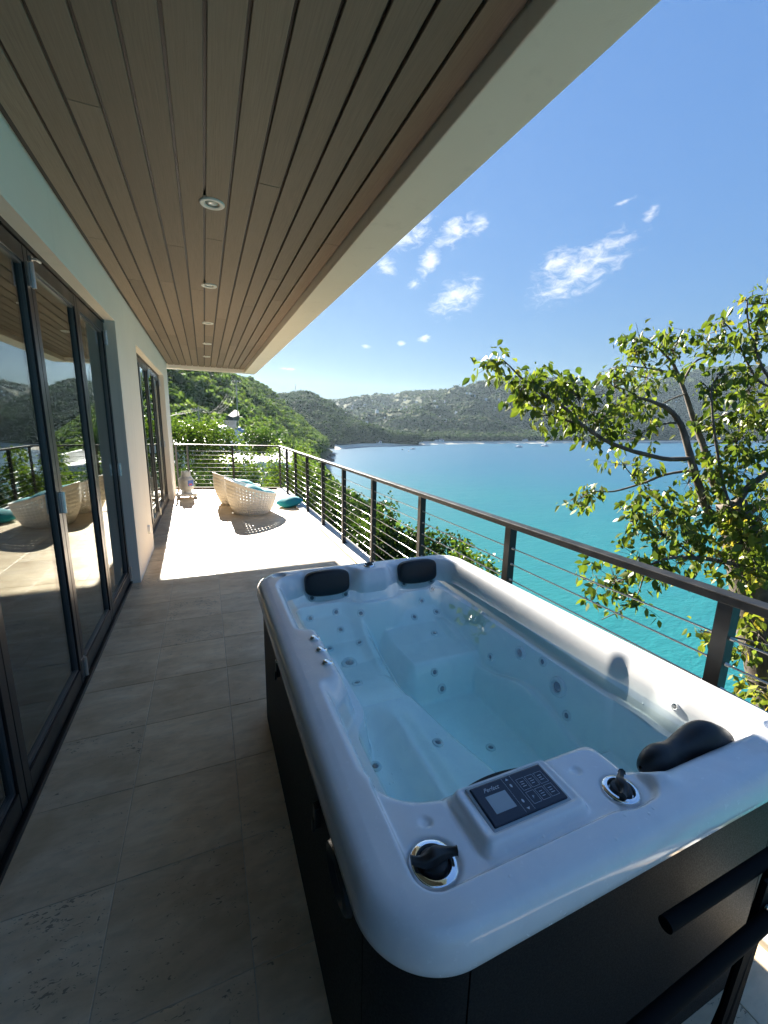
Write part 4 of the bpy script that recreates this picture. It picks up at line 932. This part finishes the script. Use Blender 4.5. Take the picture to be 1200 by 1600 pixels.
LIMBS = [
 [(1160,850,26),(1128,822,22),(1106,797,21),(1094,765,20),(1080,720,19),(1071,683,17),(1062,660,15),(1045,640,12),(1020,628,9),(1000,622,6)],
 [(1079,717,13,-.02),(1035,716,12,-.1),(990,705,11,-.2),(950,690,10,-.28),(910,664,9,-.35),(885,640,8,-.4),(850,618,7,-.45),(815,590,5,-.5),(792,568,3,-.5)],
 [(910,662,6,-.35),(880,655,5,-.3),(850,648,3,-.3)],
 [(1084,735,8,.05),(1040,742,7,.1),(1000,757,6,.15),(960,767,5,.2),(930,768,3,.2)],
 [(1000,757,4,.15),(985,740,3,.15),(975,728,2,.15)],
 [(1150,815,24),(1128,780,20,.1),(1115,753,19,.15),(1105,720,18,.2),(1098,695,17,.25),(1089,670,15,.3),(1074,626,12,.35),(1060,587,10,.4),(1048,563,7,.4),(1030,545,4,.4)],
 [(1066,598,7,.38),(1085,567,6,.4),(1110,553,5,.45),(1128,535,3,.45)],
 [(1062,590,6,.38),(1040,580,5,.3),(1010,575,3,.25)],
 [(1070,615,5,.35),(1045,625,4,.3),(1020,640,3,.3)],
 [(1142,790,11,-.2),(1130,760,8,-.2),(1122,715,7,-.2),(1115,670,6,-.2),(1111,612,5,-.2),(1120,588,3,-.2)],
 [(1111,612,4,-.2),(1100,600,3,-.2),(1092,595,2,-.2)],
 [(1111,612,4,-.2),(1125,600,3,-.2),(1140,598,2,-.2)],
 [(1145,800,20,-.1),(1165,765,17,-.15),(1190,745,15,-.2),(1225,715,12,-.2),(1240,660,10,-.2),(1215,610,8,-.2),(1190,570,7,-.2),(1176,530,5,-.2),(1169,500,4,-.2),(1167,470,3,-.2)],
 [(1215,610,6,-.2),(1185,595,6,-.1),(1165,560,5,0),(1145,520,4,.05),(1132,505,3,.05)],
 [(1150,815,20,.1),(1180,795,16,.2),(1215,770,14,.3),(1240,720,10,.3),(1225,690,7,.2),(1195,675,4,.2)],
 [(1172,890,14,-.3),(1130,878,12,-.45),(1090,872,10,-.55),(1050,872,8,-.6),(1010,885,6,-.6),(975,905,5,-.6),(950,915,3,-.6)],
 [(1010,885,5,-.6),(1000,920,3,-.6),(985,945,2.5,-.6),(940,968,2,-.55)],
 [(1090,872,6,-.55),(1060,850,4,-.5),(1030,835,3,-.5),(1005,810,2,-.4)],
 [(1200,1010,8,-.5),(1165,1000,6,-.55),(1130,992,4,-.6),(1095,985,3,-.6)],
 [(1215,1080,8,-.4),(1190,1075,6,-.4),(1165,1062,4,-.4)],
 [(1060,660,6),(1030,665,5,-.1),(1000,678,3,-.1)],
]
nodes = [Vector(q) for q in trunk[10:]]
for L_ in LIMBS: nodes += [Vector(q) for q in limb('limb', L_)]
CLU = [(778,563,30,18,-.5),(768,572,18,14,-.5),(833,598,42,26,-.45),(838,635,38,24,-.4),(815,608,26,18,-.45),(880,600,34,24,-.35),(905,620,44,30,-.3),(930,655,52,30,-.2),(900,655,36,24,-.2),(960,605,36,24,.1),(955,575,22,14,.2),
 (1000,533,42,18,.4),(990,552,36,20,.35),(1052,548,36,24,.4),(1045,520,14,14,.4),(1095,525,38,20,.45),(1108,545,30,20,.45),(1010,590,44,24,.25),(1000,640,36,26,.3),(975,640,30,22,.1),(1000,682,28,16,-.1),(940,690,22,16,-.2),
 (1125,585,28,26,-.2),(1120,620,24,20,-.1),(1175,465,24,14,-.2),(1158,472,12,8,-.2),(1128,504,22,12,.05),(1182,525,24,28,-.2),(1192,500,16,16,-.2),(1150,545,22,16,.0),(1170,610,34,30,.1),(1130,650,28,28,.1),(1110,665,22,20,.2),(1185,660,30,34,.1),(1150,690,36,30,0),(1190,710,26,34,-.2),
 (908,778,24,26,.2),(925,765,16,14,.2),(975,727,34,14,.15),(995,735,24,12,.15),(1015,765,26,14,.1),(1000,795,40,24,-.4),(1040,795,34,26,-.4),(1075,755,20,26,.1),(1090,790,22,20,-.1),(1035,835,46,24,-.5),(1080,830,34,28,-.4),(985,815,24,16,-.4),
 (1000,872,40,18,-.6),(960,905,40,18,-.6),(935,915,24,14,-.6),(990,940,26,18,-.6),(1030,895,34,14,-.6),(1060,880,30,14,-.6),(1150,735,40,34,-.1),(1120,735,24,28,-.2),(1160,845,44,44,-.5),(1140,805,34,26,-.3),(1185,820,34,50,-.5),(1130,880,30,22,-.55),(1160,900,30,18,-.5),(1195,890,24,30,-.4),(1200,770,26,30,0),
 (1095,988,22,10,-.6),(1130,1000,26,14,-.6),(1160,1020,26,18,-.55),(1185,990,20,20,-.5),(1165,1062,26,14,-.4),(1190,1080,22,16,-.4),(1230,600,40,60,0),(1240,720,40,60,0),(1230,480,30,30,-.1)]
leafp = []; tw = MB(); lg_ = np.random.default_rng(5)
for i, (px, py, rx, ry, dz) in enumerate(CLU):
    c = tp(px, py, dz); near = min(nodes, key=lambda q: (q-c).length)
    mid = near.lerp(c, .55)+Vector((0, 0, .03)); tw.tube([near, mid, c], [.010, .007, .003], 5)
    k = max(5, int(rx*ry/45)); cc = []
    for q in range(k):
        e = c + Vector(lg_.normal(size=3)*np.array([rx, rx*.9, ry])*px2m*.62); tw.tube([c, c.lerp(e, .6)+Vector((0, 0, .012)), e], [.004, .003, .0015], 4); cc.append(e)
    n = int(rx*ry*3.14/60*2.0)
    w = lg_.integers(0, k, n); P = np.array([cc[j] for j in w]) + lg_.normal(size=(n, 3))*np.array([.045, .045, .036])
    d0 = P-np.array([cc[j] for j in w]); D = unit(unit(d0)*.55 + lg_.normal(size=(n, 3))*.45 + np.array([0, 0, -.55])); U = unit(np.cross(D, lg_.normal(size=(n, 3))))
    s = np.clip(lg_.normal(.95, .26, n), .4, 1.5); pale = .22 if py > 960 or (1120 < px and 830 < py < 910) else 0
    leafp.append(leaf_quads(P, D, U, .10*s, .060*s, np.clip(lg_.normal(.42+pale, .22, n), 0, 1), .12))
rel(tw.build('twigs', MT['bark'], tree, True), TB)
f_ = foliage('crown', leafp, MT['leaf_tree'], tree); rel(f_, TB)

# ------------------------------------------------------------------ shrubs round the terrace
def B_(px, py, d): return tuple(at(px, py, d))
shrub('shrub', 'large rounded leafy shrub behind the end railing next to the house corner', 'shrub', [(-.9,17.2,.5),(.0,17.8,.9),(-1.9,17.0,.9),(.9,17.2,.2),(-1.2,18.4,1.25),(.2,18.6,1.15)], [(1.2,1.1,1.1),(1.1,1.0,.8),(1.1,1,.9),(.9,.9,.8),(1.1,1,.6),(1.0,1,.5)], 9000, 'leaf_bush', (-.5,17.5,-5), .11, .07, 31)
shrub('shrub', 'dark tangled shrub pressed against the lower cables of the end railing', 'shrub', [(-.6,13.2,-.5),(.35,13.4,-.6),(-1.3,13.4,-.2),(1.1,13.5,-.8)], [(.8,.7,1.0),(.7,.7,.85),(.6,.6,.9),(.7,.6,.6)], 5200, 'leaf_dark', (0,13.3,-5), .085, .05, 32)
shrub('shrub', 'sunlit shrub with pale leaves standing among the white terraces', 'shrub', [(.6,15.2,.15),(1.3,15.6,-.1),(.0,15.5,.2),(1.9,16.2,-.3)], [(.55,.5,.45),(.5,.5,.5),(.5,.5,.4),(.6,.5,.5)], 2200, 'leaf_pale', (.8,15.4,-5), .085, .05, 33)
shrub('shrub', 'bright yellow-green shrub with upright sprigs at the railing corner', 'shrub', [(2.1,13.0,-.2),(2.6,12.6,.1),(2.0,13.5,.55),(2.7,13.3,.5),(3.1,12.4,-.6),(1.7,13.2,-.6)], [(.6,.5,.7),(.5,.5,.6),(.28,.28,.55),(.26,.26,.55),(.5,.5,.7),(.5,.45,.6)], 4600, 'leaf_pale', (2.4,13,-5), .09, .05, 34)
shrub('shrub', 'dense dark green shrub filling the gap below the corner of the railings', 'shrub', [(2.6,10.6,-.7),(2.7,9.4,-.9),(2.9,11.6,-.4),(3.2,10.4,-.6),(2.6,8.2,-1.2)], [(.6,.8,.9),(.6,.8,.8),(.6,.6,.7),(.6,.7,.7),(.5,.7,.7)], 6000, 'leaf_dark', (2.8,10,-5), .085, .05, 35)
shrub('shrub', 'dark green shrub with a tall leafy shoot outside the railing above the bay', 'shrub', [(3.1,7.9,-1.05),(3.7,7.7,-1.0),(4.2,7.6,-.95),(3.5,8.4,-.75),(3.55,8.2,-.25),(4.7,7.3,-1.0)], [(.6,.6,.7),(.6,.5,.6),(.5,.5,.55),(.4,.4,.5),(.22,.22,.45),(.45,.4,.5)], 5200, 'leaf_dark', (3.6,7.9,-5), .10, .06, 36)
shrub('shrub', 'small leafy shrub with loose shoots just outside the railing by the tub', 'shrub', [(3.55,6.1,-.95),(3.9,5.9,-.95),(3.3,6.5,-1.05),(4.05,6.0,-.55),(4.5,6.2,-.95)], [(.4,.4,.45),(.35,.35,.4),(.4,.4,.4),(.16,.16,.30),(.4,.4,.4)], 2300, 'leaf_bush', (3.7,6.1,-5), .10, .06, 37)
shrub('shrub', 'olive green shrub on the slope beneath the railing and rocks', 'shrub', [(4.6,15.6,-2.6),(5.4,16.5,-2.7),(4.0,14.6,-2.4)], [(1.0,1.0,.9),(1,1,.8),(.9,.9,.9)], 3600, 'leaf_bush', (4.6,15.6,-7), .11, .07, 38)
shrub('shrub', 'nearly black round shrub beyond the railing corner', 'shrub', [(2.5,24.5,.6),(3.2,25.2,.5)], [(.9,.8,.75),(.8,.8,.7)], 2600, 'leaf_dark', (2.7,24.8,-5), .12, .08, 39)
shrub('shrub', 'leafy shrub growing low at the foot of the retaining wall', 'shrub', [(3.2,3.4,-3.2),(4.2,2.4,-4.2),(3.4,.8,-4.2),(5.0,4.2,-4.4)], [(.9,.9,.7),(1,1,.7),(.9,.9,.7),(1,1,.7)], 3600, 'leaf_bush', (3.6,2.4,-6), .11, .07, 40)

# ------------------------------------------------------------------ the neighbours' place beyond the end railing
nb = empty('neighbour_house', (1.2, 27, -.5)); tag(nb, 'white flat terraces and walls of the neighbouring house below the hillside', 'house'); NB = (1.2, 27, -.5)
mb = MB(); mb.box(-3.6, 4.6, 23.5, 33, -.75, -.45); rel(mb.build('terrace_slab', MT['white'], nb, bevel=.03), NB)
mb = MB(); mb.box(-3.6, 4.6, 32.8, 33, -.45, .35); mb.box(4.4, 4.6, 23.5, 32.8, -.45, .05); rel(mb.build('parapet', MT['white'], nb), NB)
mb = MB(); mb.box(-3.2, 4.2, 24, 32.6, -5, -.76); rel(mb.build('wall', MT['white'], nb), NB)
for xx in (-2.4, -.6, 1.2, 3.0):
    mb = MB(); mb.box(xx, xx+1.0, 23.93, 24.01, -2.6, -1.3); rel(mb.build('window', MT['wglass'], nb), NB)
mb = MB(); mb.box(-2.4, .3, 22.0, 25.0, -.42, .55); mb.add([(-2.55,21.85,.55),(.45,21.85,.55),(.45,25.15,.55),(-2.55,25.15,.55),(-1.05,23.5,1.0)], [(0,1,4),(1,2,4),(2,3,4),(3,0,4)]); rel(mb.build('pavilion', MT['white'], nb), NB)
# white pier, pump house, cistern
pw = MB(); pw.add([(1.35,50,-8),(2.25,50,-8),(2.25,51,-8),(1.35,51,-8),(1.35,50,1.1),(2.25,50,1.1),(2.25,51,1.3),(1.35,51,1.3)], [(3,2,1,0),(4,5,6,7),(0,1,5,4),(1,2,6,5),(2,3,7,6),(3,0,4,7)])
for q in (1.5, 1.85, 2.15): pw.box(q-.05, q+.05, 49.94, 49.999, -3, 1.0)
tag(pw.build('gate_pier', MT['white'], bevel=.03), 'ribbed white masonry pier rising above the bushes', 'pier')
ph = empty('pump_house', (2.9, 54, -6)); tag(ph, 'small grey concrete pump house beside the round cistern', 'hut')
mb = MB(); mb.box(-.7, .6, -.8, .8, 0, 7.7); mb.build('wall', MT['concrete'], ph); mb = MB(); mb.box(-.8, .7, -.9, .9, 7.7, 7.85); mb.build('roof', MT['concrete'], ph)
ct = MB(); ct.lathe([(.62, 0), (.64, .1), (.64, 8.0), (.55, 8.3), (.2, 8.45), (.15, 8.6), (.01, 8.62)], 28); ct = ct.build('cistern', MT['bluep'], smooth=35); ct.location = (3.75, 52.5, -7.5); tag(ct, 'blue grey round plastic water cistern beside the pump house', 'cistern')
# utility poles and wires
def pole(name, loc, h, label, arms):
    r_ = empty(name, loc); tag(r_, label, 'utility pole', 'utility poles on the hillside')
    mb = MB(); mb.tube([(0, 0, 0), (0, 0, h)], [.16, .11], 10); mb.build('pole_shaft', MT['pole'], r_, smooth=40)
    for z in arms:
        mb = MB(); mb.box(-1.1, 1.1, -.06, .06, z-.06, z+.06); mb.build('crossarm', MT['pole'], r_)
        for x in (-1, -.4, .4, 1):
            i_ = MB(); i_.lathe([(.05, 0), (.07, .05), (.04, .1), (.06, .14), (.01, .18)], 8, (x, 0, z+.06)); i_.build('insulator', MT['white'], r_, smooth=40)
    return r_
p1 = at(371, 640, 112); p2 = at(311, 662, 74)
pole('utility_pole', (p1[0], p1[1], p1[2]-5), 12.9, 'pale tall utility pole beside the road cut on the hillside', [12.3])
pole('utility_pole', (p2[0], p2[1], p2[2]-6), 8.9, 'grey utility pole behind the bushes carrying the lower wires', [8.4])
def wire(a, b, sag, th, label):
    a, b = Vector(a), Vector(b); mb = MB(); pts = [a.lerp(b, t/20)-Vector((0, 0, sag*4*(t/20)*(1-t/20))) for t in range(21)]; mb.tube(pts, th, 5)
    tag(mb.build('power_line', MT['wire'], None, True), label, 'power line', 'power lines')
top1 = Vector((p1[0], p1[1], p1[2]+7.4)); top2 = Vector((p2[0], p2[1], p2[2]+2.6))
for i, x in enumerate((-1, -.4, .4, 1)): wire(top1+Vector((x, 0, 0)), top2+Vector((x, 0, 0)), 3.4, .014, 'thin power line sagging between the two utility poles')
for i, x in enumerate((-1, -.4, .4, 1)): wire(top2+Vector((x, 0, 0)), Vector((-14, 46, 1.5+.4*i)), 1.2, .02, 'power line running from the nearer pole past the house corner')
# road cut
rc = MB(); q = [at(356, 649, 113), at(364, 652, 111), at(374, 649, 112), at(373, 643, 116), at(367, 640, 119)]
rc.add([tuple(p) for p in q]+[(p[0], p[1], p[2]-1.2) for p in q], [(0,1,2,3,4)]+[(i, 5+i, 5+(i+1) % 5, (i+1) % 5) for i in range(5)]); struct(rc.build('road', MT['asphalt']))

# ------------------------------------------------------------------ houses across the bay, mast, boats
def bungalow(i, w, d, h, roof):
    mb = MB(); mb.box(-w/2, w/2, -d/2, d/2, -6, h)
    o = mb.build('hill_house', MT['white']); r_ = MB(); e = .5
    r_.add([(-w/2-e,-d/2-e,h),(w/2+e,-d/2-e,h),(w/2+e,d/2+e,h),(-w/2-e,d/2+e,h),(-w*.25,0,h+2.2),(w*.25,0,h+2.2)], [(0,1,5,4),(1,2,5),(2,3,4,5),(3,0,4),(3,2,1,0)]); r_.build('roof', MT[roof], o)
    for k in range(3):
        wn_ = MB(); x = -w/2+w*(k+.5)/3; wn_.box(x-.7, x+.7, -d/2-.04, -d/2+.01, h-2.4, h-.7); wn_.build('window', MT['wglass'], o)
    return o
proto = [bungalow(0, 11, 8, 4, 'rooft'), bungalow(1, 14, 8, 6.5, 'white'), bungalow(2, 9, 8, 4, 'roofr')]
hl = ['white walled house with grey hip roof on the slope across the bay', 'white two storey house with white roof on the slope across the bay', 'small white house with red roof on the slope across the bay']
a_, s_, X_, Y_, Z_ = gC; used = [0, 0, 0]; g = np.random.default_rng(77)
spots = []
for px, py, k in [(545,640,5),(575,650,4),(600,645,6),(620,640,6),(640,648,4),(655,638,4),(690,630,5),(735,620,4),(760,628,3),(770,648,2),(700,655,3),(850,615,4),(925,640,3),(1060,640,4),(1100,620,4),(1180,640,4)]:
    for _ in range(k): spots.append((px+g.normal()*14, py+g.normal()*7))
for px, py in spots:
    d = (_f + _r2*(px-600)/F - _u2*(py-800)/F); azd = math.degrees(math.atan2(d[0], d[1])); elv = d[2]/math.hypot(d[0], d[1])
    i = int(np.argmin(np.abs(a_-azd))); rr_ = np.hypot(X_[i], Y_[i]); sl_ = (Z_[i]-CAM[2])/rr_
    j = np.where(sl_[:120] >= elv)[0]
    if len(j) == 0 or j[0] < 6: continue
    j = j[0]; k = int(g.integers(0, 3)); o = proto[k] if not used[k] else copy_tree(proto[k]); used[k] += 1
    o.location = (X_[i, j], Y_[i, j], Z_[i, j]+2.5); o.rotation_euler.z = g.uniform(-.5, .5)-R(azd); o.scale = (g.uniform(.32, .55),)*3; tag(o, hl[k], 'house', 'houses on the slope across the bay')
# house high on the near hillside, beach pavilion
hh = bungalow(9, 16, 8, 5, 'rooft'); hh.name = 'hillside_house'; q = at(300, 588, 300); zz = float(hill_z(np.array([q[0]]), np.array([q[1]]))[0]); hh.location = (q[0], q[1], max(q[2], zz)); tag(hh, 'grey roofed house high among the trees of the near hillside', 'house')
for r_, azd, lab in ((706, 30.1, 'long low white pavilion with grey roof on the far beach'), (640, 22.0, 'small white beach hut among the trees at the head of the bay'), (1000, 41.2, 'white beach building near the moored catamaran')):
    o = bungalow(9, 22 if r_ == 706 else 12, 8, 4, 'rooft'); o.name = 'beach_pavilion'; r2_ = np.interp(azd, sh_az, sh_r)+9; o.location = (r2_*math.sin(R(azd)), r2_*math.cos(R(azd)), SEA+2.6); o.rotation_euler.z = -R(azd); tag(o, lab, 'building')
q = at(462, 617, 900); mb = MB(); 
for (x, y) in ((-1, -1), (1, -1), (1, 1), (-1, 1)): mb.tube([(x*1.2, y*1.2, -12), (x*.4, y*.4, 20)], .22, 5)
for z in range(-6, 20, 3): mb.box(-1, 1, -1, 1, z, z+.25)
ms = mb.build('radio_mast', MT['pole']); ms.location = tuple(q); tag(ms, 'thin radio mast on top of the rounded hill', 'mast')
def boat(px, py, L_, kind, label, rz):
    d = (_f + _r2*(px-600)/F - _u2*(py-800)/F); t = (SEA-CAM[2])/d[2]; P = CAM+d*t
    r_ = empty('moored_boat', (P[0], P[1], SEA), rz); tag(r_, label, 'boat', 'boats moored in the bay'); w = L_*.16
    for off in ((-w*1.2, w*1.2) if kind == 'cat' else (0,)):
        mb = MB(); n = 12; ww = w*(.45 if kind == 'cat' else 1)
        for z, k in ((-.4, .55), (.3, .85), (L_*.10+.2, 1.0)):
            for s in range(n+1): t_ = s/n; mb.v.append((-L_/2+L_*t_+(.1*L_*(z/(L_*.1+.2)) if s == n else 0), off-ww*k*(1-t_**3.0), z))
            for s in range(n, -1, -1): t_ = s/n; mb.v.append((-L_/2+L_*t_+(.1*L_*(z/(L_*.1+.2)) if s == n else 0), off+ww*k*(1-t_**3.0), z))
        m_ = 2*n+2; mb.f = [(j*m_+i, j*m_+(i+1) % m_, (j+1)*m_+(i+1) % m_, (j+1)*m_+i) for j in range(2) for i in range(m_)]+[tuple(range(2*m_, 3*m_))]
        mb.build('hull', MT['hullw'], r_)
    zc = L_*.10+.2; mb = MB(); b0, b1 = -L_*.25, L_*.15; cw = w*(1.5 if kind == 'cat' else .6)
    mb.add([(b0,-cw,zc-.05),(b1+L_*.1,-cw,zc-.05),(b1+L_*.1,cw,zc-.05),(b0,cw,zc-.05),(b0+.2,-cw*.8,zc+L_*.09),(b1,-cw*.8,zc+L_*.09),(b1,cw*.8,zc+L_*.09),(b0+.2,cw*.8,zc+L_*.09)], [(3,2,1,0),(4,5,6,7),(0,1,5,4),(1,2,6,5),(2,3,7,6),(3,0,4,7)]); mb.build('cabin', MT['hullw'], r_)
    mb = MB(); mb.box(b0+.4, b1-.1, -cw*.93, cw*.93, zc+L_*.03, zc+L_*.06); mb.build('cabin_window', MT['wglass'], r_)
    if kind in ('sail', 'cat'):
        mb = MB(); mb.tube([(L_*.05, 0, zc), (L_*.05, 0, zc+L_*1.2)], .09, 6); mb.tube([(L_*.05, 0, zc+L_*.2), (-L_*.4, 0, zc+L_*.2)], .12, 6); mb.build('mast', MT['hullw'], r_)
    return r_
boat(645, 702, 9, 'motor', 'small white motor boat anchored off the wooded point', .3)
boat(638.5, 705.5, 6, 'motor', 'open white dinghy anchored beside the small motor boat', 1.2)
boat(629, 703, 5, 'motor', 'tiny dinghy anchored inshore of the motor boat', 2.0)
boat(811, 699, 17, 'motor', 'large white motor cruiser moored in the middle of the bay', .15)
boat(851, 697.5, 15, 'cat', 'white catamaran moored near the beach beyond the cruiser', .2)
boat(996, 693.5, 12, 'sail', 'white sailing yacht seen beneath the tree branches', .4)
boat(1092, 789, 9, 'sail', 'white sailing boat showing between the tree limbs', .9)

# ------------------------------------------------------------------ sea air
hz = MB().box(-900, 3600, -450, 3600, SEA-6, 340).build('haze'); t = NT('sea_haze')
pv = t.N('VolumePrincipled', {'Color': c4(.66, .84, 1.0), 'Density': HAZE_DENSITY, 'Anisotropy': .4}); t.l.new(pv.outputs[0], t.out.inputs['Volume']); hz.data.materials.append(t.m); hz['kind'] = 'stuff'
tag(hz, 'thin pale sea haze filling the bay', 'haze')
